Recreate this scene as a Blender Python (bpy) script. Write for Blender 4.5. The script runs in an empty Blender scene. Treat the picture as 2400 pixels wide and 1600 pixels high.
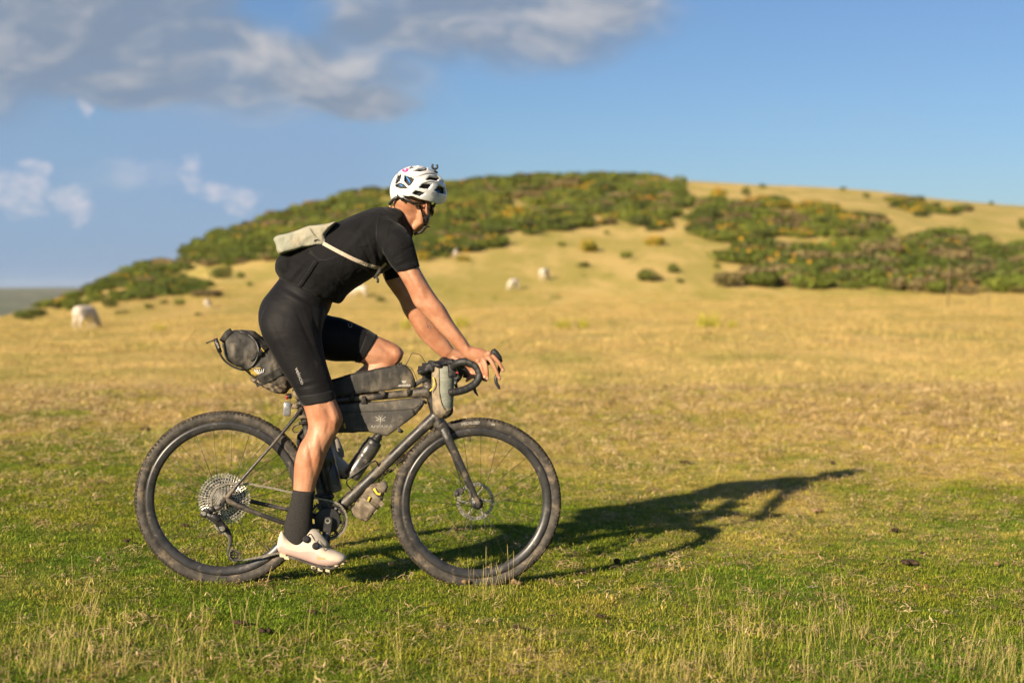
import bpy, bmesh, math, random
import numpy as np
from mathutils import Vector, Matrix
from mathutils.bvhtree import BVHTree

scene = bpy.context.scene
COL = scene.collection
R = math.radians

# ------------------------------------------------------------------ camera
CAM_Z = 1.22
PITCH = math.atan(120.0 / 3333.33)
FPX = 3333.33
cam_data = bpy.data.cameras.new('camera')
cam_data.lens = 50.0
cam_data.sensor_width = 36.0
cam_data.clip_start = 0.05
cam_data.clip_end = 20000.0
cam_data.dof.use_dof = True
cam_data.dof.focus_distance = 5.72
cam_data.dof.aperture_fstop = 2.0
cam_data.dof.aperture_blades = 0
cam = bpy.data.objects.new('camera', cam_data)
cam.location = (0, 0, CAM_Z)
cam.rotation_euler = (R(90) - PITCH, 0, 0)
COL.objects.link(cam)
scene.camera = cam

# ------------------------------------------------------------------ light
SUN_AZ = R(35.0)      # light travels to the right of the view direction by this angle
SUN_EL = R(20.0)
sun_data = bpy.data.lights.new('sun', 'SUN')
sun_data.energy = 5.0
sun_data.angle = R(0.8)
sun_data.color = (1.0, 0.83, 0.60)
sun = bpy.data.objects.new('sun', sun_data)
sd = Vector((math.sin(SUN_AZ) * math.cos(SUN_EL), math.cos(SUN_AZ) * math.cos(SUN_EL), -math.sin(SUN_EL)))
sun.rotation_euler = sd.to_track_quat('-Z', 'Y').to_euler()
sun.location = (-8, -11, 8)
COL.objects.link(sun)

world = bpy.data.worlds.new('World')
scene.world = world
world.use_nodes = True
scene.view_settings.view_transform = 'Standard'
scene.view_settings.look = 'None'
scene.view_settings.exposure = 1.2
scene.view_settings.gamma = 1.0
scene.view_settings.use_curve_mapping = False
scene.cycles.use_denoising = True
scene.cycles.use_adaptive_sampling = True
scene.cycles.adaptive_threshold = 0.02
world.cycles.sampling_method = 'MANUAL'
world.cycles.sample_map_resolution = 256
scene.cycles.max_bounces = 6
scene.cycles.diffuse_bounces = 3
scene.cycles.glossy_bounces = 3
scene.cycles.transmission_bounces = 4
scene.cycles.transparent_max_bounces = 8
scene.cycles.sample_clamp_indirect = 4.0


class NT:
    """small helper round a node tree"""
    def __init__(self, tree):
        self.t = tree
        self.n = tree.nodes
        self.l = tree.links

    def node(self, kind, **kw):
        nd = self.n.new(kind)
        for k, v in kw.items():
            setattr(nd, k, v)
        return nd

    def _in(self, sock, val):
        if val is None:
            return
        if hasattr(val, 'links') or isinstance(val, bpy.types.NodeSocket):
            self.l.new(val, sock)
        else:
            if isinstance(val, (tuple, list)) and len(val) == 3 and sock.type == 'RGBA':
                val = (*val, 1.0)
            sock.default_value = val

    def math(self, op, a, b=None, c=None, clamp=False):
        nd = self.node('ShaderNodeMath', operation=op, use_clamp=clamp)
        self._in(nd.inputs[0], a)
        self._in(nd.inputs[1], b)
        self._in(nd.inputs[2], c)
        return nd.outputs[0]

    def vmath(self, op, a, b=None, scale=None):
        nd = self.node('ShaderNodeVectorMath', operation=op)
        self._in(nd.inputs[0], a)
        self._in(nd.inputs[1], b)
        if scale is not None:
            self._in(nd.inputs['Scale'], scale)
        return nd.outputs['Value'] if op in ('DOT_PRODUCT', 'LENGTH', 'DISTANCE') else nd.outputs[0]

    def mix(self, fac, a, b, blend='MIX'):
        nd = self.node('ShaderNodeMix', data_type='RGBA', blend_type=blend)
        self._in(nd.inputs[0], fac)
        self._in(nd.inputs[6], a)
        self._in(nd.inputs[7], b)
        return nd.outputs[2]

    def noise(self, vec, scale, detail=4.0, rough=0.55, dist=0.0, color=False):
        nd = self.node('ShaderNodeTexNoise')
        self._in(nd.inputs['Vector'], vec)
        nd.inputs['Scale'].default_value = scale
        nd.inputs['Detail'].default_value = detail
        nd.inputs['Roughness'].default_value = rough
        nd.inputs['Distortion'].default_value = dist
        return nd.outputs['Color'] if color else nd.outputs[0]

    def ramp(self, fac, lo, hi, mode='SMOOTHSTEP', a=0.0, b=1.0):
        nd = self.node('ShaderNodeMapRange', interpolation_type=mode)
        self._in(nd.inputs[0], fac)
        nd.inputs[1].default_value = lo
        nd.inputs[2].default_value = hi
        nd.inputs[3].default_value = a
        nd.inputs[4].default_value = b
        return nd.outputs[0]

    def mapping(self, vec, scale=(1, 1, 1), loc=(0, 0, 0), rot=(0, 0, 0)):
        nd = self.node('ShaderNodeMapping')
        self._in(nd.inputs[0], vec)
        nd.inputs['Location'].default_value = loc
        nd.inputs['Rotation'].default_value = rot
        nd.inputs['Scale'].default_value = scale
        return nd.outputs[0]


# ------------------------------------------------------------------ sky with clouds
def build_world():
    w = NT(world.node_tree)
    w.n.clear()
    out = w.node('ShaderNodeOutputWorld')
    bg = w.node('ShaderNodeBackground')
    w.l.new(bg.outputs[0], out.inputs[0])
    sky = w.node('ShaderNodeTexSky', sky_type='NISHITA')
    sky.sun_disc = False
    sky.sun_elevation = SUN_EL
    sky.sun_rotation = math.pi + SUN_AZ
    sky.altitude = 300.0
    sky.air_density = 1.0
    sky.dust_density = 0.9
    sky.ozone_density = 2.2
    tc = w.node('ShaderNodeTexCoord')
    g = tc.outputs['Generated']
    sep = w.node('ShaderNodeSeparateXYZ')
    w.l.new(g, sep.inputs[0])
    az = w.math('ARCTAN2', sep.outputs[0], sep.outputs[1])
    el = w.math('ARCSINE', sep.outputs[2])
    comb = w.node('ShaderNodeCombineXYZ')
    w.l.new(az, comb.inputs[0])
    w.l.new(el, comb.inputs[1])
    p = comb.outputs[0]
    # clouds drift in flattened banks
    warp = w.noise(w.mapping(p, (9, 14, 1)), 1.0, 3.0, 0.55, color=True)
    wv = w.vmath('SUBTRACT', warp, (0.5, 0.5, 0.5))
    pw = w.vmath('ADD', p, w.vmath('MULTIPLY', wv, (0.085, 0.05, 0.0)))
    big = w.noise(w.mapping(pw, (6.0, 11.0, 1), (0.7, 0.2, 0)), 1.0, 4.0, 0.56)
    fine = w.noise(w.mapping(pw, (17.0, 28.0, 1), (3.1, 1.7, 0)), 1.0, 5.0, 0.62)

    def blob(px, py, rx, ry):
        a0, e0 = math.atan((px - 1200) / FPX), math.atan((680 - py) / FPX)
        d = w.vmath('SUBTRACT', pw, (a0, e0, 0))
        d = w.vmath('MULTIPLY', d, (FPX / rx, FPX / ry, 0))
        ln = w.vmath('LENGTH', d)
        return w.ramp(ln, 0.35, 1.25, a=1.0, b=0.0)

    def union(bs):
        s = bs[0]
        for b in bs[1:]:
            s = w.math('MAXIMUM', s, b)
        return s
    # dense grey banks
    bank = union([blob(120, 70, 640, 230), blob(560, 150, 560, 170), blob(800, 240, 210, 60), blob(-250, 90, 800, 300),
                  blob(1090, 60, 520, 150), blob(1290, 20, 330, 100), blob(330, 220, 480, 85), blob(200, -420, 1500, 420)])
    gap = blob(700, 45, 120, 62)
    bank = w.math('SUBTRACT', bank, w.math('MULTIPLY', gap, 0.5))
    thr = w.math('ADD', w.math('MULTIPLY', bank, 0.62), w.math('MULTIPLY', w.math('SUBTRACT', big, 0.5), 0.75))
    thr = w.math('ADD', thr, w.math('MULTIPLY', w.math('SUBTRACT', fine, 0.5), 0.30))
    dens = w.ramp(thr, 0.03, 0.70)
    # pale puffs low on the left
    puff = union([blob(35, 450, 75, 60), blob(85, 415, 36, 26), blob(142, 478, 56, 46), blob(568, 470, 66, 44), blob(520, 455, 70, 30), blob(455, 425, 32, 50),
                  blob(235, 285, 26, 40), blob(590, 480, 44, 40)])
    wisp = blob(300, 430, 150, 34)
    pn = w.noise(w.mapping(p, (46.0, 62.0, 1), (1.3, 4.7, 0)), 1.0, 5.0, 0.66)
    puff_d = w.math('MAXIMUM', w.ramp(w.math('ADD', puff, w.math('MULTIPLY', w.math('SUBTRACT', pn, 0.5), 2.4)), 0.36, 1.50), w.math('MULTIPLY', w.math('MULTIPLY', wisp, w.ramp(fine, 0.4, 0.7)), 0.4))
    veil = union([blob(150, 560, 800, 190), blob(560, 420, 520, 200), blob(-400, 450, 800, 400)])
    # cloud colours: bellies grey blue, lit heads warm white
    big2 = w.noise(w.mapping(w.vmath('ADD', pw, (-0.016, 0.014, 0.0)), (6.0, 11.0, 1), (0.7, 0.2, 0)), 1.0, 4.0, 0.56)
    fine2 = w.noise(w.mapping(w.vmath('ADD', pw, (-0.006, 0.006, 0.0)), (17.0, 28.0, 1), (3.1, 1.7, 0)), 1.0, 5.0, 0.62)
    rel = w.math('ADD', w.math('MULTIPLY', w.math('SUBTRACT', big, big2), 1.6), w.math('MULTIPLY', w.math('SUBTRACT', fine, fine2), 0.45))
    lit = w.ramp(rel, -0.14, 0.34)
    ccol = w.mix(lit, (0.104, 0.132, 0.176), (0.250, 0.247, 0.254))
    pcol = (0.33, 0.31, 0.325)
    vcol = (0.118, 0.175, 0.270)
    skyc = w.vmath('MULTIPLY', sky.outputs[0], (0.050 * 0.62, 0.050 * 0.74, 0.050 * 0.92))
    c = w.mix(w.math('MULTIPLY', veil, 0.78), skyc, vcol)
    c = w.mix(w.math('MULTIPLY', puff_d, 0.66), c, pcol)
    c = w.mix(w.math('MULTIPLY', dens, 0.95), c, ccol)
    w.l.new(c, bg.inputs[0])
    bg.inputs[1].default_value = 1.0


build_world()


# ------------------------------------------------------------------ pixels of the photograph (2400 x 1600) to places
CAM = Vector((0, 0, CAM_Z))
FWD = Vector((0, math.cos(PITCH), -math.sin(PITCH)))
UPV = Vector((0, math.sin(PITCH), math.cos(PITCH)))


def ray(px, py):
    return FWD + Vector((1, 0, 0)) * ((px - 1200) / FPX) + UPV * ((800 - py) / FPX)


def atY(px, py, Y):
    d = ray(px, py)
    return CAM + d * (Y / d.y)


RH = atY(526, 1167, 5.77)          # rear wheel centre
FH = atY(1117, 1177.5, 5.91)       # front wheel centre
WHEEL_R = 0.356
UD = Vector((FH.x - RH.x, FH.y - RH.y, 0)).normalized()   # riding direction
VD = UD.cross(Vector((0, 0, 1))).normalized()             # towards the rider's right hand side (the camera)
ZD = Vector((0, 0, 1))


def W(px, py, v=0.0):
    """point on the upright plane v metres to the right of the bicycle's middle plane"""
    d = ray(px, py)
    t = (v - (CAM - RH).dot(VD)) / d.dot(VD)
    return CAM + d * t


def proj(p):
    q = Vector(p) - CAM
    z = q.dot(FWD)
    return (1200 + FPX * q.x / z, 800 - FPX * q.dot(UPV) / z)


def mpp(v=0.0):
    """metres per pixel near the bicycle"""
    return (W(900, 900, v) - W(901, 900, v)).length


# ------------------------------------------------------------------ materials
def material(name, build, **kw):
    m = bpy.data.materials.new(name)
    m.use_nodes = True
    t = NT(m.node_tree)
    b = t.n['Principled BSDF']
    build(t, b)
    return m


def coords(t, kind='Object'):
    return t.node('ShaderNodeTexCoord').outputs[kind]


def bump(t, b, height, strength, dist=0.01):
    nd = t.node('ShaderNodeBump')
    nd.inputs['Strength'].default_value = strength
    nd.inputs['Distance'].default_value = dist
    t.l.new(height, nd.inputs['Height'])
    t.l.new(nd.outputs[0], b.inputs['Normal'])


def mottled(name, c1, c2, scale=20.0, rough=0.6, spec=0.4, metal=0.0, bump_s=0.0, bump_scale=120.0, c3=None, s3=6.0,
            lo3=0.52, hi3=0.66, stretch=(1, 1, 1), lo=0.35, hi=0.65, bdist=0.004, sheen=0.0, coat=0.0, rough2=None):
    """base of two tones, an optional third tone (dirt) in patches, fine relief"""
    def f(t, b):
        p = t.mapping(coords(t), stretch)
        n = t.noise(p, scale, 5.0, 0.6)
        c = t.mix(t.ramp(n, lo, hi), c1, c2)
        if c3 is not None:
            n3 = t.noise(p, s3, 7.0, 0.68)
            k = t.ramp(n3, lo3, hi3)
            c = t.mix(k, c, c3)
            if rough2 is not None:
                t.l.new(t.ramp(n3, lo3, hi3, a=rough, b=rough2), b.inputs['Roughness'])
        t.l.new(c, b.inputs['Base Color'])
        if not (c3 is not None and rough2 is not None):
            b.inputs['Roughness'].default_value = rough
        b.inputs['Specular IOR Level'].default_value = spec
        b.inputs['Metallic'].default_value = metal
        if sheen:
            b.inputs['Sheen Weight'].default_value = sheen
            b.inputs['Sheen Roughness'].default_value = 0.5
        if coat:
            b.inputs['Coat Weight'].default_value = coat
        if bump_s:
            bump(t, b, t.noise(p, bump_scale, 4.0, 0.6), bump_s, bdist)
    return material(name, f)


# ------------------------------------------------------------------ mesh building
class MB:
    def __init__(self):
        self.v, self.f = [], []

    def add(self, verts, faces):
        o = len(self.v)
        self.v.extend([tuple(x) for x in verts])
        self.f.extend([tuple(i + o for i in f) for f in faces])
        return self

    def rings(self, rings, cap=True, closed=False):
        n = len(rings[0])
        vs = [p for r in rings for p in r]
        fs = []
        m = len(rings)
        for i in range(m if closed else m - 1):
            a, b = i * n, ((i + 1) % m) * n
            for j in range(n):
                k = (j + 1) % n
                fs.append((a + j, a + k, b + k, b + j))
        if cap and not closed:
            fs.append(tuple(range(n - 1, -1, -1)))
            fs.append(tuple((m - 1) * n + j for j in range(n)))
        return self.add(vs, fs)

    def tube(self, pts, r, n=10, cap=True, closed=False, ref=None, flat=1.0):
        """a round (or, with flat, oval) tube along points; flat scales the radius along ref"""
        pts = [Vector(p) for p in pts]
        m = len(pts)
        if not hasattr(r, '__len__'):
            r = [r] * m
        rings = []
        prev = None
        for i, p in enumerate(pts):
            if closed:
                t = pts[(i + 1) % m] - pts[i - 1]
            else:
                t = pts[min(i + 1, m - 1)] - pts[max(i - 1, 0)]
            t.normalize()
            if ref is not None:
                s = ref - t * ref.dot(t)
            elif prev is not None:
                s = prev - t * prev.dot(t)
            else:
                s = Vector((0, 0, 1)) - t * t.z
                if s.length < 0.2:
                    s = VD - t * VD.dot(t)
            s.normalize()
            prev = s
            q = t.cross(s)
            rings.append([p + (s * (math.cos(a) * flat) + q * math.sin(a)) * r[i]
                          for a in (2 * math.pi * k / n for k in range(n))])
        return self.rings(rings, cap, closed)

    def lathe(self, c, axis, prof, n=32, closed=True, up=None):
        """profile [(radius, offset along axis)] turned round the axis"""
        axis = axis.normalized()
        up = (up or (ZD if abs(axis.z) < 0.9 else UD)).copy()
        up = (up - axis * up.dot(axis)).normalized()
        side = axis.cross(up)
        m = len(prof)
        vs, fs = [], []
        for k in range(n):
            a = 2 * math.pi * k / n
            d = up * math.cos(a) + side * math.sin(a)
            for (r, h) in prof:
                vs.append(c + d * r + axis * h)
        for k in range(n):
            a, b = k * m, ((k + 1) % n) * m
            for j in range(m if closed else m - 1):
                q = (j + 1) % m
                fs.append((a + j, a + q, b + q, b + j))
        return self.add(vs, fs)

    def disc(self, c, axis, r, h, n=24, bev=0.15):
        """a solid round plate or rod, edges eased"""
        e = min(r, h) * bev
        pr = [(0.0005, -h / 2), (r - e, -h / 2), (r, -h / 2 + e), (r, h / 2 - e), (r - e, h / 2), (0.0005, h / 2)]
        return self.lathe(c, axis, pr, n, closed=False)

    def box(self, c, ax, ay, az, e=0.0):
        """box with half axes; e: bevel as a share"""
        c = Vector(c)
        k = 1 - e
        if e <= 0:
            vs = [c + ax * sx + ay * sy + az * sz for sx in (-1, 1) for sy in (-1, 1) for sz in (-1, 1)]
            return self.add(vs, [(0, 1, 3, 2), (4, 6, 7, 5), (0, 4, 5, 1), (2, 3, 7, 6), (0, 2, 6, 4), (1, 5, 7, 3)])
        ring = lambda s, z: [c + ax * (x * s) + ay * (y * s2) + az * z for (x, y, s2) in
                             ((-1, -k, s), (-k, -1, s), (k, -1, s), (1, -k, s), (1, k, s), (k, 1, s), (-k, 1, s), (-1, k, s))]
        return self.rings([ring(k, -1), ring(1, -k), ring(1, k), ring(k, 1)])

    def prism(self, poly, off, bev=0.0):
        """polygon (list of 3D points) thickened by the vector off, centred; optional bevel towards the middle"""
        poly = [Vector(p) for p in poly]
        c = sum(poly, Vector()) / len(poly)
        if bev > 0:
            def sh(p):
                d = (c - p)
                return p + d.normalized() * min(bev, d.length * 0.5)
            rr = [[sh(p) - off * 0.5 for p in poly], [p - off * 0.5 + off * 0.18 for p in poly],
                  [p + off * 0.5 - off * 0.18 for p in poly], [sh(p) + off * 0.5 for p in poly]]
        else:
            rr = [[p - off * 0.5 for p in poly], [p + off * 0.5 for p in poly]]
        return self.rings(rr)

    def mesh(self, name):
        me = bpy.data.meshes.new(name)
        me.from_pydata([tuple(p) for p in self.v], [], self.f)
        me.update()
        return me

    def build(self, name, mat, parent=None, smooth=True, remesh=None, smooth_iter=0, fix=True, sharp=None):
        me = self.mesh(name)
        return link_mesh(name, me, mat, parent, smooth, remesh, smooth_iter, fix, sharp)


def link_mesh(name, me, mat, parent=None, smooth=True, remesh=None, smooth_iter=0, fix=True, sharp=None):
    """vertices come in world coordinates and are moved into the parent's space"""
    if fix:
        bm = bmesh.new()
        bm.from_mesh(me)
        bmesh.ops.recalc_face_normals(bm, faces=bm.faces)
        bm.to_mesh(me)
        bm.free()
    if remesh:
        me = voxel(me, remesh, smooth_iter)
    o = bpy.data.objects.new(name, me)
    COL.objects.link(o)
    if mat is not None:
        for m in (mat if isinstance(mat, (list, tuple)) else [mat]):
            me.materials.append(m)
    if smooth:
        me.shade_smooth()
        if sharp:
            me.set_sharp_from_angle(angle=R(sharp))
    if parent is not None:
        o.parent = parent
        org = world_origin(parent)
        me.transform(Matrix.Translation(-org))
    return o


def world_origin(o):
    p = Vector((0, 0, 0))
    while o is not None:
        p += o.location
        o = o.parent
    return p


def voxel(me, size, smooth_iter=0, factor=0.5):
    o = bpy.data.objects.new('tmp', me)
    COL.objects.link(o)
    m = o.modifiers.new('r', 'REMESH')
    m.mode = 'VOXEL'
    m.voxel_size = size
    if smooth_iter:
        s = o.modifiers.new('s', 'SMOOTH')
        s.factor = factor
        s.iterations = smooth_iter
    dg = bpy.context.evaluated_depsgraph_get()
    out = bpy.data.meshes.new_from_object(o.evaluated_get(dg))
    bpy.data.objects.remove(o)
    return out


def empty(name, loc, parent=None):
    o = bpy.data.objects.new(name, None)
    o.empty_display_size = 0.1
    COL.objects.link(o)
    if parent is not None:
        o.parent = parent
        o.location = Vector(loc) - world_origin(parent)
    else:
        o.location = loc
    return o


def tag(o, label=None, cat=None, group=None, kind=None):
    if label:
        o['label'] = label
    if cat:
        o['category'] = cat
    if group:
        o['group'] = group
    if kind:
        o['kind'] = kind
    return o


def smoothline(pts, k=6):
    """Catmull-Rom through points (Vectors or tuples of any length)"""
    P = [np.array(p, float) for p in pts]
    P = [2 * P[0] - P[1]] + P + [2 * P[-1] - P[-2]]
    out = []
    for i in range(1, len(P) - 2):
        for s in range(k):
            t = s / k
            a, b, c, d = P[i - 1], P[i], P[i + 1], P[i + 2]
            out.append(0.5 * (2 * b + (c - a) * t + (2 * a - 5 * b + 4 * c - d) * t * t + (-a + 3 * b - 3 * c + d) * t ** 3))
    out.append(P[-2])
    return out


def rock(a, seed):
    return math.sin(a * 12.9898 + seed * 78.233) * 43758.5453 % 1.0

# ------------------------------------------------------------------ terrain
def vnoise(x, y, seed=0):
    """smooth value noise, -1..1"""
    x = np.asarray(x, float)
    y = np.asarray(y, float)
    xi, yi = np.floor(x), np.floor(y)
    fx, fy = x - xi, y - yi
    fx = fx * fx * (3 - 2 * fx)
    fy = fy * fy * (3 - 2 * fy)

    def h(a, b):
        return np.modf(np.abs(np.sin(a * 127.1 + b * 311.7 + seed * 74.7) * 43758.5453))[0]
    v = (h(xi, yi) * (1 - fx) + h(xi + 1, yi) * fx) * (1 - fy) + (h(xi, yi + 1) * (1 - fx) + h(xi + 1, yi + 1) * fx) * fy
    return v * 2 - 1


def fbm(x, y, seed=0, octv=4):
    s, a, f = 0, 0.55, 1.0
    for i in range(octv):
        s = s + a * vnoise(np.asarray(x) * f, np.asarray(y) * f, seed + i * 13)
        a *= 0.5
        f *= 2.1
    return s


SKY_PX = [-1500, -500, 0, 25, 64, 179, 255, 332, 425, 445, 510, 638, 765, 872, 1060, 1200, 1400, 1550, 1640, 1900, 2050, 2200, 2400, 2800, 3400, 4500]
SKY_PY = [752, 750, 748, 745, 732, 694, 662, 634, 608, 598, 566, 524, 483, 460, 440, 429, 421, 424, 426, 441, 452, 467, 483, 520, 570, 600]
FOOT_PX = [-1500, 0, 300, 600, 1000, 1400, 1800, 2400, 3400, 4500]
FOOT_PY = [760, 757, 752, 738, 727, 714, 699, 692, 690, 690]
FOOT_Y = [62, 62, 62, 68, 74, 78, 80, 80, 80, 80]
CREST_PX = [-1500, 0, 30, 200, 425, 900, 1400, 1900, 2400, 3400, 4500]
CREST_Y = [72, 72, 73, 100, 138, 188, 215, 215, 200, 190, 180]

zr, zf_ = RH.z - WHEEL_R, FH.z - WHEEL_R
SLOPE = (zf_ - zr) / (FH.x - RH.x)
ZMID, XMID = (zr + zf_) / 2 + 0.010, (RH.x + FH.x) / 2


def height(X, Y):
    X = np.asarray(X, float)
    Y = np.asarray(Y, float)
    near = np.clip((14 - Y) / 8, 0, 1)
    z = ZMID * near + SLOPE * np.clip(X - XMID, -1.6, 1.6) * near
    rel = np.clip((np.abs(Y - 5.9) - 0.3) / 1.5, 0, 1) * 0.8 + 0.2
    z = z + 0.016 * fbm(X * 1.1, Y * 1.1, 3, 3) * rel + 0.006 * vnoise(X * 5.1, Y * 5.1, 8) * rel
    z = z + np.clip((Y - 14) / 20, 0, 1) * 0.10 * fbm(X * 0.12, Y * 0.12, 5, 3)
    Yp = np.maximum(Y, 1.0)
    px = 1200 + FPX * np.clip(X / Yp, -1.0, 1.2)
    s = np.interp(px, SKY_PX, SKY_PY)
    fpy = np.interp(px, FOOT_PX, FOOT_PY)
    fY = np.interp(px, FOOT_PX, FOOT_Y)
    cY = np.interp(px, CREST_PX, CREST_Y)
    zf = CAM_Z + (680 - fpy) / FPX * fY
    zc = CAM_Z + (680 - s) / FPX * cY
    t0 = np.clip((Y - 13) / (fY - 13), 0, 1)
    z = z + zf * t0 * t0 * (1.6 - 0.6 * t0)
    t = np.clip((Y - fY) / (cY - fY), 0, 1)
    z = z + (zc - zf) * t * (1.30 - 0.30 * t)
    d = np.maximum(Y - cY, 0)
    slope = np.maximum((zc - zf) / (cY - fY) * 0.7, -0.02)
    z = z + slope * d - 0.0016 * np.minimum(d, 150) ** 2 - np.maximum(d - 150, 0) * 0.25
    hillmask = t * (1 - np.clip(d / 30, 0, 1))
    z = z + hillmask * 0.5 * fbm(X * 0.06, Y * 0.045, 21, 3) * np.clip((px - 100) / 400, 0, 1)
    return np.maximum(z, -62.0)


def hz(x, y):
    return float(height(x, y))


def on_ground(px, py, ymin=3.0, ymax=260.0):
    """where the line of sight through a pixel meets the ground"""
    d = ray(px, py)
    d = d / d.y
    ys = np.exp(np.linspace(math.log(ymin), math.log(ymax), 1500))
    zs = CAM_Z + d.z * ys
    below = zs - height(d.x * ys, ys) < 0
    if not below.any():
        k = int(np.argmin(zs - height(d.x * ys, ys) + ys * 0.0))
    else:
        k = int(np.argmax(below))
    Y = float(ys[k])
    return Vector((d.x * Y, Y, hz(d.x * Y, Y)))


def greenness(X, Y):
    """1 where the turf is green, 0 where it is bleached straw"""
    X = np.asarray(X, float)
    Y = np.asarray(Y, float)
    px = 1200 + FPX * X / np.maximum(Y, 1)
    side = np.interp(px, [0, 500, 900, 1500, 1900, 2400], [2.6, 2.2, 0.8, -0.3, -1.2, -0.2])
    g = 1.0 - 1.0 / (1 + np.exp(-(Y - 9.2 - side) * 0.50))
    g = g + 0.50 * fbm(X * 0.9, Y * 0.6, 31, 4) + 0.30 * fbm(X * 3.1, Y * 2.2, 37, 2)
    far = np.clip((Y - 16) / 20, 0, 1)
    g = g + 0.10 * np.clip((Y - 11) / 6, 0, 1) + far * (0.16 * fbm(X * 0.09, Y * 0.06, 41, 3))
    fore = np.clip((5.15 - Y) / 0.6, 0, 1)
    g = g - fore * (0.10 + 0.45 * np.clip(fbm(X * 1.1, Y * 1.4, 47, 3), 0, 1))
    return np.clip(g, 0, 1)


def grid_lines(segs):
    out = []
    for a, b, n in segs:
        out.extend(np.linspace(a, b, n, endpoint=False))
    out.append(segs[-1][1])
    return np.array(out)


gx = grid_lines([(-1500, -400, 6), (-400, -120, 30), (-120, -30, 50), (-30, -5, 60), (-5, 5, 130), (5, 30, 60), (30, 120, 60), (120, 400, 40), (400, 1500, 6)])
gy = grid_lines([(-60, 2, 12), (2, 14, 150), (14, 40, 80), (40, 240, 150), (240, 420, 24), (420, 1400, 10)])
GX, GY = np.meshgrid(gx, gy)
GZ = height(GX, GY)
nx, ny = len(gx), len(gy)
gme = bpy.data.meshes.new('ground')
idx = np.arange(nx * ny).reshape(ny, nx)
quads = np.stack([idx[:-1, :-1], idx[:-1, 1:], idx[1:, 1:], idx[1:, :-1]], -1).reshape(-1, 4)
gme.from_pydata(np.stack([GX, GY, GZ], -1).reshape(-1, 3).tolist(), [], quads.tolist())
at = gme.attributes.new('green', 'FLOAT', 'POINT')
at.data.foreach_set('value', greenness(GX, GY).ravel().astype(np.float32))
gme.shade_smooth()


def ground_mat(t, b):
    p = coords(t, 'Object')
    a = t.node('ShaderNodeAttribute', attribute_name='green').outputs['Fac']
    n1 = t.noise(p, 9.0, 6.0, 0.65)
    n2 = t.noise(p, 55.0, 4.0, 0.7)
    n3 = t.noise(t.mapping(p, (0.35, 0.12, 0.3)), 1.0, 5.0, 0.6)
    straw = t.mix(t.ramp(n2, 0.3, 0.7), (0.385, 0.270, 0.085), (0.63, 0.460, 0.175))
    straw = t.mix(t.ramp(n3, 0.36, 0.62), straw, (0.35, 0.285, 0.075))
    n4 = t.noise(t.mapping(p, (0.16, 0.05, 0.2), (3, 8, 0)), 1.0, 6.0, 0.7)
    straw = t.mix(t.math('MULTIPLY', t.ramp(n4, 0.52, 0.70), 0.55), straw, (0.20, 0.205, 0.035))
    green = t.mix(t.ramp(n2, 0.3, 0.7), (0.050, 0.078, 0.006), (0.135, 0.190, 0.014))
    k = t.ramp(t.math('ADD', a, t.math('MULTIPLY', t.math('SUBTRACT', n1, 0.5), 0.9)), 0.25, 0.75)
    c = t.mix(k, straw, green)
    soil = t.ramp(t.noise(p, 3.1, 6.0, 0.7), 0.66, 0.74)
    c = t.mix(t.math('MULTIPLY', soil, 0.55), c, (0.075, 0.045, 0.022))
    t.l.new(c, b.inputs['Base Color'])
    b.inputs['Roughness'].default_value = 0.95
    b.inputs['Specular IOR Level'].default_value = 0.1
    bump(t, b, t.math('ADD', t.noise(p, 26.0, 5.0, 0.7), t.math('MULTIPLY', n3, 0.3)), 0.75, 0.03)


M_GROUND = material('moor_turf', ground_mat)
gme.materials.append(M_GROUND)
ground = bpy.data.objects.new('ground', gme)
COL.objects.link(ground)
tag(ground, 'sheep-grazed moorland pasture rising to a grassy hill', 'ground', kind='structure')

# ------------------------------------------------------------------ far hills across the valley
fx = np.linspace(-2600, 1800, 90)
fy = np.linspace(1250, 4200, 40)
FX, FY = np.meshgrid(fx, fy)
tt = np.clip((FY - 1300) / 1900, 0, 1)
FZ = -64 + 72 * tt * (1.35 - 0.35 * tt) + 7 * fbm(FX * 0.0018, FY * 0.0016, 51, 4) * tt - np.maximum(FY - 3300, 0) * 0.05
FZ = FZ - np.clip((FX + 700) / 900, 0, 1) * 8
fme = bpy.data.meshes.new('far_hills')
idx = np.arange(FX.size).reshape(FX.shape)
quads = np.stack([idx[:-1, :-1], idx[:-1, 1:], idx[1:, 1:], idx[1:, :-1]], -1).reshape(-1, 4)
fme.from_pydata(np.stack([FX, FY, FZ], -1).reshape(-1, 3).tolist(), [], quads.tolist())
fme.shade_smooth()


def far_mat(t, b):
    p = t.mapping(coords(t), (0.006, 0.0035, 0.0))
    vo = t.node('ShaderNodeTexVoronoi')
    t.l.new(t.mapping(coords(t), (0.0075, 0.004, 0.0)), vo.inputs['Vector'])
    vo.inputs['Scale'].default_value = 1.0
    n = t.noise(p, 1.0, 6.0, 0.65)
    c = t.mix(t.ramp(n, 0.35, 0.65), (0.060, 0.080, 0.040), (0.20, 0.165, 0.095))
    sep = t.node('ShaderNodeSeparateColor')
    t.l.new(vo.outputs['Color'], sep.inputs[0])
    c = t.mix(t.math('MULTIPLY', sep.outputs[0], 0.6), c, (0.07, 0.10, 0.04))
    hedges = t.ramp(t.noise(p, 3.4, 5.0, 0.75), 0.56, 0.62)
    c = t.mix(t.math('MULTIPLY', hedges, 0.8), c, (0.03, 0.045, 0.02))
    t.l.new(c, b.inputs['Base Color'])
    b.inputs['Roughness'].default_value = 1.0
    b.inputs['Specular IOR Level'].default_value = 0.0


fme.materials.append(material('far_fields', far_mat))
far = bpy.data.objects.new('far_hills', fme)
COL.objects.link(far)
tag(far, 'distant hazy farmland hills across the valley', 'hills', kind='structure')


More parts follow.
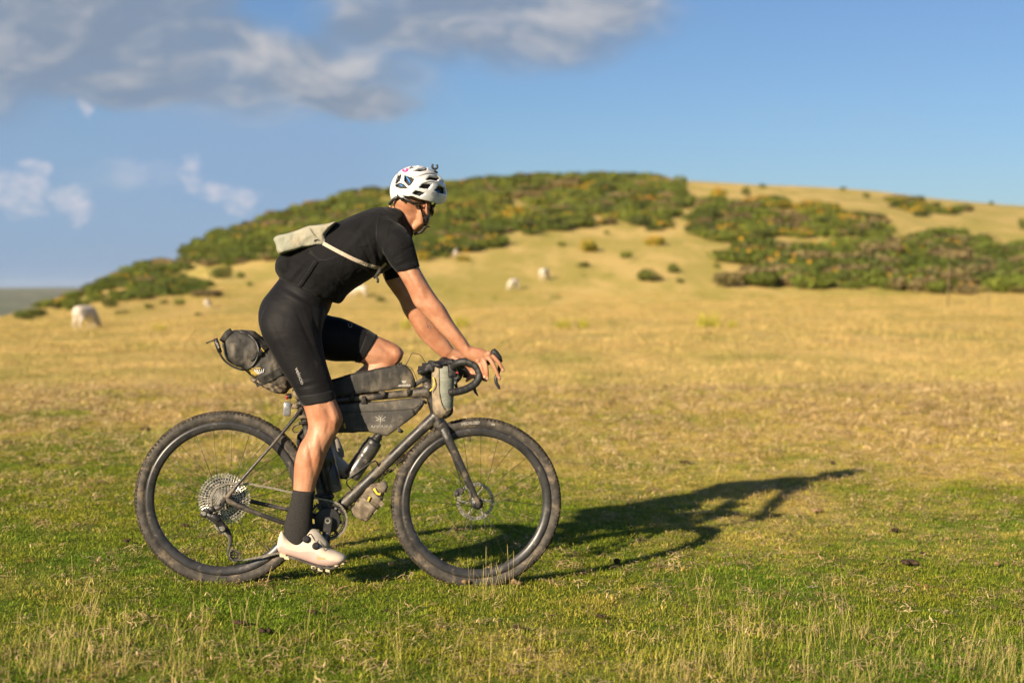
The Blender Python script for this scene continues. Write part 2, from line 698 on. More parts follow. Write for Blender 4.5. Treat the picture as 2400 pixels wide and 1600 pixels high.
# ------------------------------------------------------------------ grass
def leaf_mat(name, attr_type, attr, fallback, rough=0.7, trans=0.28):
    def f(t, b):
        a = t.node('ShaderNodeAttribute', attribute_name=attr, attribute_type=attr_type)
        v = t.node('ShaderNodeAttribute', attribute_name='shade')
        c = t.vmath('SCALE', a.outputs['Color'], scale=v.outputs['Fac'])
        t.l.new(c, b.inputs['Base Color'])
        b.inputs['Roughness'].default_value = rough
        b.inputs['Specular IOR Level'].default_value = 0.25
        tr = t.node('ShaderNodeBsdfTranslucent')
        t.l.new(c, tr.inputs[0])
        mx = t.node('ShaderNodeMixShader')
        mx.inputs[0].default_value = trans
        t.l.new(b.outputs[0], mx.inputs[1])
        t.l.new(tr.outputs[0], mx.inputs[2])
        t.l.new(mx.outputs[0], t.n['Material Output'].inputs[0])
    return material(name, f)


M_BLADE = leaf_mat('grass_blade', 'INSTANCER', 'tint', (0.1, 0.15, 0.02))


def blade_clump(name, n, rad, hmin, hmax, wid, lean, curl, seed, lying=0.0, seedhead=0.0, segs=3):
    rng = random.Random(seed)
    vs, fs, sh = [], [], []
    for i in range(n):
        a = rng.random() * 2 * math.pi
        r = rad * math.sqrt(rng.random())
        base = Vector((r * math.cos(a), r * math.sin(a), -0.004))
        h = hmin + (hmax - hmin) * rng.random() ** 1.5
        d = rng.random() * 2 * math.pi
        dv = Vector((math.cos(d), math.sin(d), 0))
        sv = Vector((-dv.y, dv.x, 0))
        le = lean * (0.3 + rng.random())
        cu = curl * (rng.random() * 1.4 - 0.2)
        w = wid * (0.6 + 0.8 * rng.random())
        o = len(vs)
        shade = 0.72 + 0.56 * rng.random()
        ang = le + (1.35 * lying)
        p = base.copy()
        if lying:
            p.z += 0.016 + 0.012 * rng.random()
        bend = 0
        for k in range(segs + 1):
            tk = k / segs
            wk = w * (1 - tk) ** 0.7 if k < segs else 0
            if seedhead and tk > 0.7:
                wk = w * seedhead * (1 - (tk - 0.7) / 0.3 * 0.7)
            if k < segs or seedhead:
                vs += [p - sv * wk * 0.5, p + sv * wk * 0.5]
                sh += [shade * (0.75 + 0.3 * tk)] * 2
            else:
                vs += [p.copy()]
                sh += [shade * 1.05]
            th = ang + cu * tk * (2.2 if lying else 1.2)
            p = p + (dv * math.sin(th) + Vector((0, 0, 1)) * math.cos(th)) * (h / segs)
            if lying:
                p.z = max(p.z, 0.012)
        for k in range(segs):
            q = o + 2 * k
            if k < segs - 1 or seedhead:
                fs.append((q, q + 1, q + 3, q + 2))
            else:
                fs.append((q, q + 1, q + 2))
    me = bpy.data.meshes.new(name)
    me.from_pydata([tuple(v) for v in vs], [], fs)
    at = me.attributes.new('shade', 'FLOAT', 'POINT')
    at.data.foreach_set('value', np.array(sh, np.float32))
    me.materials.append(M_BLADE)
    return bpy.data.objects.new(name, me)


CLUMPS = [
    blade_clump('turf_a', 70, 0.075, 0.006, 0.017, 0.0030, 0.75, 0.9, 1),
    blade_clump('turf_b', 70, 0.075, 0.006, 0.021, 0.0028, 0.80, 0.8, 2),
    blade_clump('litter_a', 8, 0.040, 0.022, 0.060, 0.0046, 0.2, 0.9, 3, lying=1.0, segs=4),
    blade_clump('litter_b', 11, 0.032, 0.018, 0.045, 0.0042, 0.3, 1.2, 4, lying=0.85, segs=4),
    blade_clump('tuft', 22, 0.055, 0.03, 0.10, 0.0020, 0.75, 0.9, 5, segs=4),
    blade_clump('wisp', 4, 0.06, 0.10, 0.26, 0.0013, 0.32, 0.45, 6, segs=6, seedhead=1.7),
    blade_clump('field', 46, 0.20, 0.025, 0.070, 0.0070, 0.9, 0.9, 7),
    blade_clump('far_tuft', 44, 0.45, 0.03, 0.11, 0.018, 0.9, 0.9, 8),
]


def scatter(name, pts, idx, rot, scale, tint, clumps, label):
    me = bpy.data.meshes.new(name)
    n = len(pts)
    me.vertices.add(n)
    me.vertices.foreach_set('co', np.asarray(pts, np.float32).ravel())
    for nm, ty, field, data in (('pick', 'INT', 'value', np.asarray(idx, np.int32)), ('turn', 'FLOAT_VECTOR', 'vector', np.asarray(rot, np.float32)),
                                ('size', 'FLOAT_VECTOR', 'vector', np.asarray(scale, np.float32)), ('tint', 'FLOAT_COLOR', 'color', np.asarray(tint, np.float32))):
        at = me.attributes.new(nm, ty, 'POINT')
        at.data.foreach_set(field, data.ravel())
    o = bpy.data.objects.new(name, me)
    COL.objects.link(o)
    ng = bpy.data.node_groups.new(name, 'GeometryNodeTree')
    ng.interface.new_socket('Geometry', in_out='INPUT', socket_type='NodeSocketGeometry')
    ng.interface.new_socket('Geometry', in_out='OUTPUT', socket_type='NodeSocketGeometry')
    N, L = ng.nodes, ng.links
    gi, go = N.new('NodeGroupInput'), N.new('NodeGroupOutput')
    iop = N.new('GeometryNodeInstanceOnPoints')
    iop.inputs['Pick Instance'].default_value = True
    join = N.new('GeometryNodeJoinGeometry')
    for c in reversed(clumps):
        oi = N.new('GeometryNodeObjectInfo')
        oi.inputs[0].default_value = c
        oi.inputs['As Instance'].default_value = True
        L.new(oi.outputs['Geometry'], join.inputs[0])
    L.new(gi.outputs[0], iop.inputs['Points'])
    L.new(join.outputs[0], iop.inputs['Instance'])

    def attr(nm, ty):
        a = N.new('GeometryNodeInputNamedAttribute')
        a.data_type = ty
        a.inputs[0].default_value = nm
        return a.outputs[0]
    L.new(attr('pick', 'INT'), iop.inputs['Instance Index'])
    L.new(attr('turn', 'FLOAT_VECTOR'), iop.inputs['Rotation'])
    L.new(attr('size', 'FLOAT_VECTOR'), iop.inputs['Scale'])
    L.new(iop.outputs[0], go.inputs[0])
    m = o.modifiers.new('scatter', 'NODES')
    m.node_group = ng
    tag(o, label, name.split('_')[-1], kind='stuff')
    return o


G = np.random.default_rng(7)


def spread_points(y0, y1, dens, margin=0.5):
    """points in the camera's field between two distances, dens(Y) per square metre"""
    out = []
    n = 24
    ys = np.linspace(y0, y1, n + 1)
    for a, b in zip(ys[:-1], ys[1:]):
        hw = 0.375 * b + margin
        cnt = int(dens((a + b) / 2) * (b - a) * 2 * hw)
        out.append(np.stack([G.uniform(-hw, hw, cnt), G.uniform(a, b, cnt)], -1))
    P = np.concatenate(out)
    return P[:, 0], P[:, 1]


def mixc(c1, c2, k):
    return np.asarray(c1)[None, :] * (1 - k[:, None]) + np.asarray(c2)[None, :] * k[:, None]


def rgba(c):
    return np.concatenate([c, np.ones((len(c), 1))], 1)


def lay(name, X, Y, idx, sc, tint, clumps, label, tilt=0.12, zsc=None):
    n = len(X)
    pts = np.stack([X, Y, height(X, Y)], -1)
    rot = np.stack([G.normal(0, tilt, n), G.normal(0, tilt, n), G.uniform(0, 6.283, n)], -1)
    size = np.stack([sc, sc, sc if zsc is None else zsc], -1)
    return scatter(name, pts, idx, rot, size, rgba(np.clip(tint, 0.004, 0.9)), clumps, label)


# short turf
X, Y = spread_points(4.0, 9.5, lambda y: 430 if y < 7.5 else 330)
X2, Y2 = spread_points(9.5, 17.0, lambda y: 190)
X, Y = np.concatenate([X, X2]), np.concatenate([Y, Y2])
n = len(X)
g = greenness(X, Y)
k = np.clip((g + G.normal(0, 0.27, n) - 0.20) / 0.5, 0, 1)
lush = np.clip(fbm(X * 1.7, Y * 1.5, 61, 3) + 0.5, 0, 1)
gr = mixc((0.275, 0.280, 0.021), (0.125, 0.218, 0.010), lush)
st = mixc((0.58, 0.41, 0.115), (0.46, 0.39, 0.065), G.random(n))
tint = st * (1 - k[:, None]) + gr * k[:, None]
tint *= (0.68 + 0.55 * G.random(n))[:, None]
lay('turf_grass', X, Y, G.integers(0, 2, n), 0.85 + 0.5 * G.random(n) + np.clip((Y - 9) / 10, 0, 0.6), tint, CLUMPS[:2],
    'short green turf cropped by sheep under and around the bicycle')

# dead straw lying on the turf
X, Y = spread_points(4.0, 18.0, lambda y: 280 if y < 9 else 200)
n = len(X)
g = greenness(X, Y)
patch = fbm(X * 2.3, Y * 2.6, 71, 3)
keep = (G.random(n) < np.clip(0.46 + 1.3 * patch + 0.45 * (1 - g), 0.10, 1))
X, Y = X[keep], Y[keep]
n = len(X)
tint = mixc((0.50, 0.34, 0.150), (0.72, 0.54, 0.29), G.random(n)) * (0.60 + 0.5 * G.random(n))[:, None]
tint *= (1 + np.clip((Y - 8) / 8, 0, .3))[:, None]
brown = G.random(n) < 0.17
tint[brown] *= np.array([0.42, 0.36, 0.32])
lay('straw_litter', X, Y, G.integers(0, 2, n), 0.55 + 0.60 * G.random(n) ** 1.4 + np.clip((Y - 7.5) / 7, 0, .95), tint, CLUMPS[2:4],
    'pale dead straw strewn over the turf', tilt=0.2)

# dry tufts and wisps: foreground corners and the bleached field
X, Y = spread_points(4.05, 22.0, lambda y: 34 if y < 5.6 else (20 if y < 9 else 26))
n = len(X)
px = 1200 + FPX * X / Y
fore = np.clip((5.55 - Y) / 0.8, 0, 1) * (0.25 + 1.0 * np.clip(fbm(X * 1.3, Y * 1.3, 81, 3) + 0.25, 0, 1)
                                         + 0.5 * (px < 750) + 0.5 * (np.abs(px - 1650) < 260) + 0.25 * (px > 1900))
straw = np.clip(1 - greenness(X, Y), 0, 1) * np.clip((Y - 8.5) / 2, 0, 1)
keep = G.random(n) < np.clip(fore * 1.1 + straw * 0.75, 0, 1)
X, Y = X[keep], Y[keep]
n = len(X)
k = G.random(n)
tint = mixc((0.60, 0.44, 0.185), (0.50, 0.41, 0.10), k) * (0.75 + 0.45 * G.random(n))[:, None]
near = Y < 6
tint[near & (k > 0.6)] = np.array([0.22, 0.24, 0.035])
pick = (G.random(n) < np.where(near, 0.34, 0.16)).astype(int)
lay('dry_tuft_grass', X, Y, pick, 0.6 + 0.55 * G.random(n), tint, CLUMPS[4:6],
    'wispy bleached grass tufts in the foreground and field', tilt=0.15)

# bleached field
X, Y = spread_points(10.0, 30.0, lambda y: 24)
keep = G.random(len(X)) < np.clip((Y - 10) / 6, 0.02, 1)
X, Y = X[keep], Y[keep]
n = len(X)
g = greenness(X, Y)
k = np.clip(g * 1.2 + G.normal(0, 0.15, n), 0, 1)
tint = mixc((0.64, 0.460, 0.180), (0.29, 0.32, 0.050), k) * (0.62 + 0.62 * G.random(n) * (1 + .5 * fbm(X * .7, Y * .4, 95, 3)))[:, None]
i1 = np.zeros(n, int)
X2, Y2 = spread_points(28.0, 82.0, lambda y: 4.2, margin=3)
n2 = len(X2)
g2 = greenness(X2, Y2) + 0.10 * fbm(X2 * 0.25, Y2 * 0.2, 91, 3)
k2 = np.clip(g2 * 1.2 + G.normal(0, 0.12, n2), 0, 1)
tint2 = mixc((0.64, 0.456, 0.170), (0.36, 0.35, 0.065), k2) * (0.75 + 0.5 * G.random(n2))[:, None]
lay('field_grass', np.concatenate([X, X2]), np.concatenate([Y, Y2]), np.concatenate([i1, np.ones(n2, int)]),
    np.concatenate([0.7 + 0.6 * G.random(n), 0.7 + 0.6 * G.random(n2)]), np.concatenate([tint, tint2]), CLUMPS[6:8],
    'bleached golden grass covering the open field')

# ------------------------------------------------------------------ surface marks: flat print laid on a surface
from mathutils.geometry import tessellate_polygon


def bvh_of(objs):
    vs, fs = [], []
    for o in (objs if isinstance(objs, (list, tuple)) else [objs]):
        org = world_origin(o)
        k = len(vs)
        vs.extend([v.co + org for v in o.data.vertices])
        fs.extend([tuple(i + k for i in p.vertices) for p in o.data.polygons])
    return BVHTree.FromPolygons(vs, fs)


def on_surface(px, py, tree, lift=0.0012, v=0.05):
    d = ray(px, py).normalized()
    hit = tree.ray_cast(CAM, d)
    if hit[0] is None:
        return W(px, py, v)
    return hit[0] - d * lift


def glyphs(text, px, py, size, rot=0.0, stretch=1.0, skew=0.0):
    """text as polygons in photograph pixels, centred on px, py"""
    cu = bpy.data.curves.new('t', 'FONT')
    cu.body = text
    cu.align_x = 'CENTER'
    cu.align_y = 'CENTER'
    cu.resolution_u = 3
    cu.fill_mode = 'FRONT'
    o = bpy.data.objects.new('t', cu)
    COL.objects.link(o)
    dg = bpy.context.evaluated_depsgraph_get()
    me = bpy.data.meshes.new_from_object(o.evaluated_get(dg))
    bpy.data.objects.remove(o)
    ca, sa = math.cos(rot), math.sin(rot)
    pts = []
    for v in me.vertices:
        x, y = v.co.x * size * stretch + v.co.y * size * skew, -v.co.y * size
        pts.append((px + x * ca - y * sa, py + x * sa + y * ca))
    return pts, [tuple(p.vertices) for p in me.polygons]


def decal(name, shapes, tree, mat, parent, lift=0.0012, v=0.05):
    """shapes: (points, faces) in pixels, or plain polygons"""
    mb = MB()
    for s in shapes:
        if isinstance(s, tuple) and len(s) == 2 and isinstance(s[1], list) and s[1] and isinstance(s[1][0], tuple) and len(s[1][0]) >= 3 and isinstance(s[1][0][0], int):
            pts, fs = s
        else:
            pts = list(s)
            fs = tessellate_polygon([[Vector((x, y, 0)) for x, y in pts]])
        mb.add([on_surface(x, y, tree, lift, v) for x, y in pts], fs)
    return mb.build(name, mat, parent, smooth=False, fix=False)


def band(name, line, width, tree, mat, parent, lift=0.003, thick=0.0, v=0.05, k=8, wid2=None):
    """a strip of given pixel width following a pixel line over a surface"""
    L = smoothline(line, k)
    m = len(L)
    mb = MB()
    rings = []
    for i, p in enumerate(L):
        t = L[min(i + 1, m - 1)] - L[max(i - 1, 0)]
        t = t / (np.hypot(*t) + 1e-9)
        nrm = np.array([-t[1], t[0]])
        w = width if wid2 is None else width + (wid2 - width) * i / (m - 1)
        a, b = p + nrm * w / 2, p - nrm * w / 2
        A, B = on_surface(*a, tree, lift, v), on_surface(*b, tree, lift, v)
        back = ray(*p).normalized() * (thick or 0.001)
        rings.append([A, B, B + back, A + back])
    mb.rings(rings)
    return mb.build(name, mat, parent, smooth=False)


def pillow(poly, v0, v1, n=5.0, steps=9, k=4, close=True):
    """soft bag: pixel outline between two lateral planes, rounded over"""
    pts = [np.array(p, float) for p in poly]
    L = []
    m = len(pts)
    for i in range(m):
        a, b, c, d = pts[i - 1], pts[i], pts[(i + 1) % m], pts[(i + 2) % m]
        for s in range(k):
            t = s / k
            cr = 0.5 * (2 * b + (c - a) * t + (2 * a - 5 * b + 4 * c - d) * t * t + (-a + 3 * b - 3 * c + d) * t ** 3)
            L.append(0.6 * cr + 0.4 * (b + (c - b) * t))
    vm, hv = (v0 + v1) / 2, (v1 - v0) / 2
    P = [W(x, y, vm) for x, y in L]
    c = sum(P, Vector()) / len(P)
    rings = []
    for i in range(-steps, steps + 1):
        s = math.sin(i / steps * math.pi / 2)
        sc = max((1 - abs(s) ** n), 0.0) ** (1 / n)
        sc = max(sc, 0.02)
        rings.append([c + (p - c) * sc + VD * (hv * s) for p in P])
    return MB().rings(rings)


# ------------------------------------------------------------------ bicycle materials
M_CARBON = mottled('frame_carbon', (0.013, 0.013, 0.015), (0.030, 0.028, 0.028), 14, rough=0.38, spec=0.5, c3=(0.15, 0.118, 0.080), s3=11, lo3=0.46, hi3=0.74, rough2=0.85, bump_s=0.15, bump_scale=200)
M_MUDFRAME = mottled('muddy_frame', (0.014, 0.014, 0.015), (0.030, 0.027, 0.025), 18, rough=0.45, spec=0.4, c3=(0.13, 0.10, 0.065), s3=16, lo3=0.52, hi3=0.68, rough2=0.95, bump_s=0.5, bump_scale=70)
M_RIM = mottled('rim_carbon', (0.018, 0.018, 0.020), (0.034, 0.033, 0.034), 20, rough=0.36, spec=0.5, c3=(0.13, 0.105, 0.080), s3=26, lo3=0.54, hi3=0.78, rough2=0.8)
M_TYRE = mottled('tyre_rubber', (0.034, 0.031, 0.028), (0.068, 0.060, 0.052), 30, rough=0.75, spec=0.25, c3=(0.17, 0.130, 0.086), s3=15, lo3=0.50, hi3=0.74, bump_s=0.35, bump_scale=90)
M_TREAD = mottled('muddy_tread', (0.026, 0.022, 0.018), (0.060, 0.048, 0.034), 22, rough=0.95, spec=0.1, c3=(0.14, 0.11, 0.078), s3=22, lo3=0.52, hi3=0.68, bump_s=0.8, bump_scale=150)
M_BLACK = mottled('black_part', (0.010, 0.010, 0.011), (0.022, 0.021, 0.021), 30, rough=0.45, spec=0.45, c3=(0.09, 0.075, 0.055), s3=22, lo3=0.58, hi3=0.74, rough2=0.9)
M_TAPE = mottled('bar_tape', (0.012, 0.012, 0.013), (0.020, 0.020, 0.020), 40, rough=0.55, spec=0.4, bump_s=0.3, bump_scale=300)
M_RUBBER = mottled('hood_rubber', (0.013, 0.013, 0.014), (0.020, 0.020, 0.021), 60, rough=0.6, spec=0.35)
M_STEEL = mottled('dirty_steel', (0.34, 0.315, 0.27), (0.60, 0.57, 0.51), 60, rough=0.34, spec=0.5, metal=0.85, c3=(0.20, 0.15, 0.10), s3=60, lo3=0.5, hi3=0.7, rough2=0.8)
M_DARKSTEEL = mottled('dark_steel', (0.040, 0.038, 0.036), (0.085, 0.080, 0.072), 50, rough=0.5, metal=0.4, c3=(0.10, 0.07, 0.045), s3=50, lo3=0.5, hi3=0.7, rough2=0.9)
M_SPOKE = mottled('spoke_steel', (0.030, 0.029, 0.028), (0.055, 0.052, 0.05), 30, rough=0.35, metal=0.5)
M_CHAIN = mottled('gritty_chain', (0.22, 0.195, 0.155), (0.40, 0.36, 0.30), 90, rough=0.45, metal=0.7, c3=(0.12, 0.09, 0.06), s3=90, lo3=0.5, hi3=0.65, rough2=0.9)
M_WHITE = mottled('white_print', (0.62, 0.61, 0.58), (0.74, 0.73, 0.70), 40, rough=0.6)
M_GREYPRINT = mottled('worn_grey_print', (0.20, 0.19, 0.17), (0.30, 0.285, 0.26), 60, rough=0.7)
M_YELLOW = mottled('yellow_strap', (0.50, 0.33, 0.030), (0.66, 0.46, 0.05), 60, rough=0.7, c3=(0.25, 0.18, 0.07), s3=40)
M_SILVERPRINT = mottled('silver_print', (0.32, 0.30, 0.26), (0.45, 0.43, 0.38), 60, rough=0.5)

bicycle = empty('bicycle', (RH + FH) / 2 - ZD * ((RH.z + FH.z) / 2 - hz(XMID, (RH.y + FH.y) / 2)))
tag(bicycle, 'muddy black carbon gravel bicycle with deep rims and drop handlebar, standing on the turf', 'bicycle')


def off(p, v):
    return p + VD * v


def mirror(p):
    return p - VD * (2 * (p - RH).dot(VD))


def make_wheel(c, front, seed):
    w = empty('wheel', c, bicycle)
    rng = random.Random(seed)
    ax = VD
    # tyre
    rc, rt = WHEEL_R - 0.0225, 0.0225
    prof = []
    for i in range(15):
        a = math.pi * (-0.80 + 1.6 * i / 14)
        prof.append((rc + rt * math.cos(a), rt * math.sin(a)))
    prof.append((0.311, 0.011))
    prof.append((0.311, -0.011))
    MB().lathe(c, ax, prof, 120).build('tyre', M_TYRE, w)
    # tread: rows of knobs with mud between
    tr = MB()
    nk = 132
    for i in range(nk):
        for row, (ang, ln, wd, h) in enumerate(((0.0, .0045, .0040, .0010), (0.42, .0040, .0036, .0011), (-0.42, .0040, .0036, .0011), (0.84, .0045, .0034, .0014), (-0.84, .0045, .0034, .0014))):
            a = 2 * math.pi * (i + 0.5 * (row % 2)) / nk
            d = ZD * math.cos(a) + UD * math.sin(a)
            t = UD * math.cos(a) - ZD * math.sin(a)
            nr = d * math.cos(ang) + ax * math.sin(ang)
            sd_ = ax * math.cos(ang) - d * math.sin(ang)
            p = c + d * rc + nr * (rt + h * 0.4)
            tr.box(p, t * ln * (0.8 + 0.3 * rng.random()), sd_ * wd, nr * h, 0.25)
    tag(tr.build('tread', M_TREAD, w, smooth=False, fix=False), kind='stuff')
    # dried mud lumps
    md = MB()
    for i in range(420):
        a = rng.random() * 2 * math.pi
        ang = (rng.random() - 0.5) * 1.7
        d = ZD * math.cos(a) + UD * math.sin(a)
        t = UD * math.cos(a) - ZD * math.sin(a)
        nr = d * math.cos(ang) + ax * math.sin(ang)
        sd_ = ax * math.cos(ang) - d * math.sin(ang)
        s = 0.0014 + 0.0030 * rng.random() ** 2
        md.box(c + d * rc + nr * (rt + 0.0004), t * s * 1.8 + nr * s * 0.2, sd_ * s, nr * s * 0.5, 0.45)
    tag(md.build('mud', M_TREAD, w, smooth=True, fix=False), kind='stuff')
    # rim
    rp = [(0.3145, -.0150), (0.3145, .0150), (0.303, .0165), (0.290, .0125), (0.281, .0065), (0.279, 0.0), (0.281, -.0065), (0.290, -.0125), (0.303, -.0165)]
    MB().lathe(c, ax, rp, 120).build('rim', M_RIM, w)
    # hub
    hb = MB()
    fl = 0.030
    hb.lathe(c, ax, [(0.0005, -.052), (.009, -.052), (.010, -.040), (.022, -.036), (.022, -.032), (.012, -.026), (.012, .022), (.024, fl - .002), (.024, fl + .002), (.012, .040), (.010, .055), (.0005, .055)], 28, closed=False)
    hb.build('hub', M_BLACK, w, sharp=40)
    # spokes
    n = 24
    for i in range(n):
        side = 1 if i % 2 else -1
        lead = 1 if (i // 2) % 2 else -1
        a = 2 * math.pi * (i + 0.25) / n + (0.05 if not front else 0)
        d = ZD * math.cos(a) + UD * math.sin(a)
        b = a - lead * R(62)
        e = ZD * math.cos(b) + UD * math.sin(b)
        MB().tube([c + e * .023 + ax * (side * fl), c + d * .281 + ax * (side * 0.003)], 0.0010, 6).build('spoke', M_SPOKE, w)
    # valve
    a = R(-6) if front else R(140)
    d = ZD * math.cos(a) + UD * math.sin(a)
    MB().tube([c + d * .281, c + d * .266, c + d * .258], [.0030, .0030, .0018], 8).build('valve', M_DARKSTEEL, w)
    # brake disc on the far side
    ro = MB()
    k = 40
    for (r0, r1, off_) in ((.0795, .0655, -.042),):
        outer, inner = [], []
        for i in range(k * 2):
            a = 2 * math.pi * i / (k * 2)
            d = ZD * math.cos(a) + UD * math.sin(a)
            wv = 0.0012 * math.sin(a * 10)
            outer.append(c + d * (r0 + wv) + ax * off_)
            inner.append(c + d * (r1 + wv) + ax * off_)
        th = ax * 0.0018
        ro.rings([outer, inner, [p + th for p in inner], [p + th for p in outer]], cap=False, closed=True)
    for i in range(6):
        a = 2 * math.pi * i / 6
        d = ZD * math.cos(a) + UD * math.sin(a)
        b = a + 0.55
        e = ZD * math.cos(b) + UD * math.sin(b)
        ro.tube([c + d * .018 + ax * -.041, c + e * .068 + ax * -.041], .0042, 6, ref=ax, flat=0.22)
    ro.build('brake_rotor', M_STEEL, w, smooth=False)
    # holes in the rotor read as dark slots
    sl = MB()
    for i in range(36):
        a = 2 * math.pi * i / 36
        d = ZD * math.cos(a) + UD * math.sin(a)
        t = UD * math.cos(a) - ZD * math.sin(a)
        sl.box(c + d * .0725 + ax * -.0404, (d + t * 0.5) * .0042, t * .0012, ax * .0006)
    tag(sl.build('rotor_slots', M_BLACK, w, smooth=False), kind='stuff')
    return w


front_wheel = make_wheel(FH, True, 1)
rear_wheel = make_wheel(RH, False, 2)
front_tyre = [o for o in front_wheel.children if o.name.startswith('tyre')][0]

# ------------------------------------------------------------------ frame and fork
BB = W(767, 1214, 0.0)
fr = MB()
fr.tube([W(1024, 972), W(960, 1032), W(870, 1120), W(772, 1212)], [.0245, .0225, .0225, .0255], 16, ref=VD, flat=0.95)
fr.tube([W(1006, 918), W(985, 919), W(955, 922), W(860, 931), W(712, 946)], [.0290, .0235, .0170, .0150, .0155], 16, ref=VD, flat=1.1)
fr.tube([W(767, 1216), W(745, 1120), W(724, 1025), W(708, 955), W(704, 938)], [.021, .0175, .0170, .0175, .0175], 16)
fr.tube([W(1001, 893), W(1010, 925), W(1022, 965), W(1032, 1000)], [.0215, .0225, .0245, .0275], 18)
fr.disc(BB, VD, .026, .074, 24)
for s in (1, -1):
    fr.tube([W(707, 957, 0.012 * s), W(690, 980, 0.030 * s), W(640, 1040, 0.052 * s), W(560, 1131, 0.066 * s), W(531, 1166, 0.068 * s)], [.0095, .0075, .0065, .0070, .0100], 10, ref=VD, flat=1.2)
fr.tube([W(529, 1170, .068), W(560, 1186, .068), W(615, 1207, .066), W(672, 1227, .060), W(720, 1238, .046), W(764, 1224, .030)], [.0120, .0115, .0100, .0100, .0115, .0130], 10, ref=VD, flat=0.8)
fr.tube([mirror(W(531, 1168, .068)), mirror(W(560, 1180, .068)), W(600, 1177, -.066), W(680, 1195, -.060), W(730, 1206, -.045), W(765, 1206, -.030)], [.0120, .0110, .0095, .0095, .0110, .0130], 10, ref=VD, flat=0.8)
frame = fr.build('frame', M_CARBON, bicycle, remesh=0.0035, smooth_iter=4)
# mud caked along the underside of the down tube
rng = random.Random(4)
mud = MB()
for i in range(260):
    t = rng.random() ** 0.8
    px, py = 1030 + (800 - 1030) * t, 985 + (1200 - 985) * t
    q = W(px + rng.uniform(-6, 8), py + rng.uniform(3, 11.5) * (1 - 0.25 * t), rng.uniform(-.012, .017))
    s = 0.0020 + 0.0042 * rng.random() ** 2.2 * (1.2 - t)
    mud.box(q, (UD * .73 + ZD * .68) * s * 1.9, VD * s, (ZD * .73 - UD * .68) * s * .7, 0.45)
tag(mud.build('caked_mud', M_TREAD, bicycle, fix=False), kind='stuff')

fk = MB()
fk.tube([W(1031, 990), W(1036, 1003)], [.027, .029], 16)
for s in (1, -1):
    top = W(1040, 1004, .042 * s) if s > 0 else mirror(W(1040, 1004, .042))
    a, b, c_ = W(1050, 1026, .054), W(1085, 1100, .060), W(1121, 1176, .060)
    d_ = W(1124, 1184, .060)
    pts = [W(1036, 999, .012), W(1041, 1006, .040), a, b, c_, d_]
    if s < 0:
        pts = [mirror(p) for p in pts]
    fk.tube(pts, [.022, .0215, .0190, .0155, .0110, .0095], 12, ref=VD, flat=0.62)
fork = fk.build('fork', M_MUDFRAME, bicycle, remesh=0.0035, smooth_iter=4)
MB().disc(off(FH, 0.066), VD, .0095, .010, 20).disc(off(FH, 0.0725), VD, .0045, .003, 12).build('axle', M_DARKSTEEL, bicycle, sharp=40)
MB().disc(off(RH, 0.076), VD, .0095, .010, 20).disc(off(RH, 0.0825), VD, .0045, .003, 12).build('axle', M_DARKSTEEL, bicycle, sharp=40)
# calipers
for (cx, cy) in ((1076, 1152),):
    m = MB()
    m.box(W(cx, cy, -.052), UD * .020 + ZD * .006, VD * .016, ZD * .014, .35)
    m.disc(W(cx - 8, cy + 3, -.036), VD, .011, .012, 18)
    m.tube([W(cx - 8, cy + 8, -.05), W(cx - 12, cy + 12, -.05)], .004, 8)
    m.build('brake_caliper', M_DARKSTEEL, bicycle, smooth=False)
hs = MB()
hs.lathe(W(1001, 889), (W(1001, 889) - W(1031, 995)).normalized(), [(.0005, -.012), (.0215, -.012), (.0215, -.006), (.019, -.005), (.019, .001), (.0205, .002), (.0205, .008), (.018, .009), (.018, .016), (.0005, .016)], 24, closed=False)
hs.build('headset_spacer', M_BLACK, bicycle, sharp=40)

# seat post, saddle
MB().tube([W(706, 945), W(688, 868)], .0136, 16).build('seatpost', M_BLACK, bicycle)
MB().tube([W(708, 957), W(703, 938)], .0195, 18).tube([W(696, 950, .004), W(690, 953, .004)], .006, 8).build('seat_clamp', M_MUDFRAME, bicycle)
sadd = MB()
rings = []
for (x, y, wv, h) in ((626, 847, .030, .010), (632, 846, .062, .018), (650, 846, .070, .021), (680, 850, .056, .020), (710, 850, .034, .019), (740, 847, .021, .018), (752, 846, .018, .015), (757, 847, .010, .010)):
    c = W(x, y)
    rings.append([c + VD * (wv * math.copysign(abs(math.cos(a)) ** 0.7, math.cos(a))) + ZD * (h * math.sin(a)) for a in (2 * math.pi * k / 18 for k in range(18))])
sadd.rings(rings)
sadd.build('saddle', M_RUBBER, bicycle)
MB().tube([W(650, 862, .02), W(680, 872, .022), W(715, 862, .02)], .0035, 8).build('saddle_rail', M_DARKSTEEL, bicycle)
MB().tube([W(650, 862, -.02), W(680, 872, -.022), W(715, 862, -.02)], .0035, 8).build('saddle_rail', M_DARKSTEEL, bicycle)

# ------------------------------------------------------------------ drivetrain
def gear(mb, c, r, teeth, inner, v, th, tooth=0.0042):
    o1, i1 = [], []
    m = teeth * 4
    for i in range(m):
        a = 2 * math.pi * i / m
        d = ZD * math.cos(a) + UD * math.sin(a)
        ph = i % 4
        rr = r + (tooth * 0.5 if ph in (1, 2) else -tooth * 0.5)
        o1.append(c + d * rr + VD * (v - th / 2))
        i1.append(c + d * inner + VD * (v - th / 2))
    mb.rings([o1, i1, [p + VD * th for p in i1], [p + VD * th for p in o1]], cap=False, closed=True)


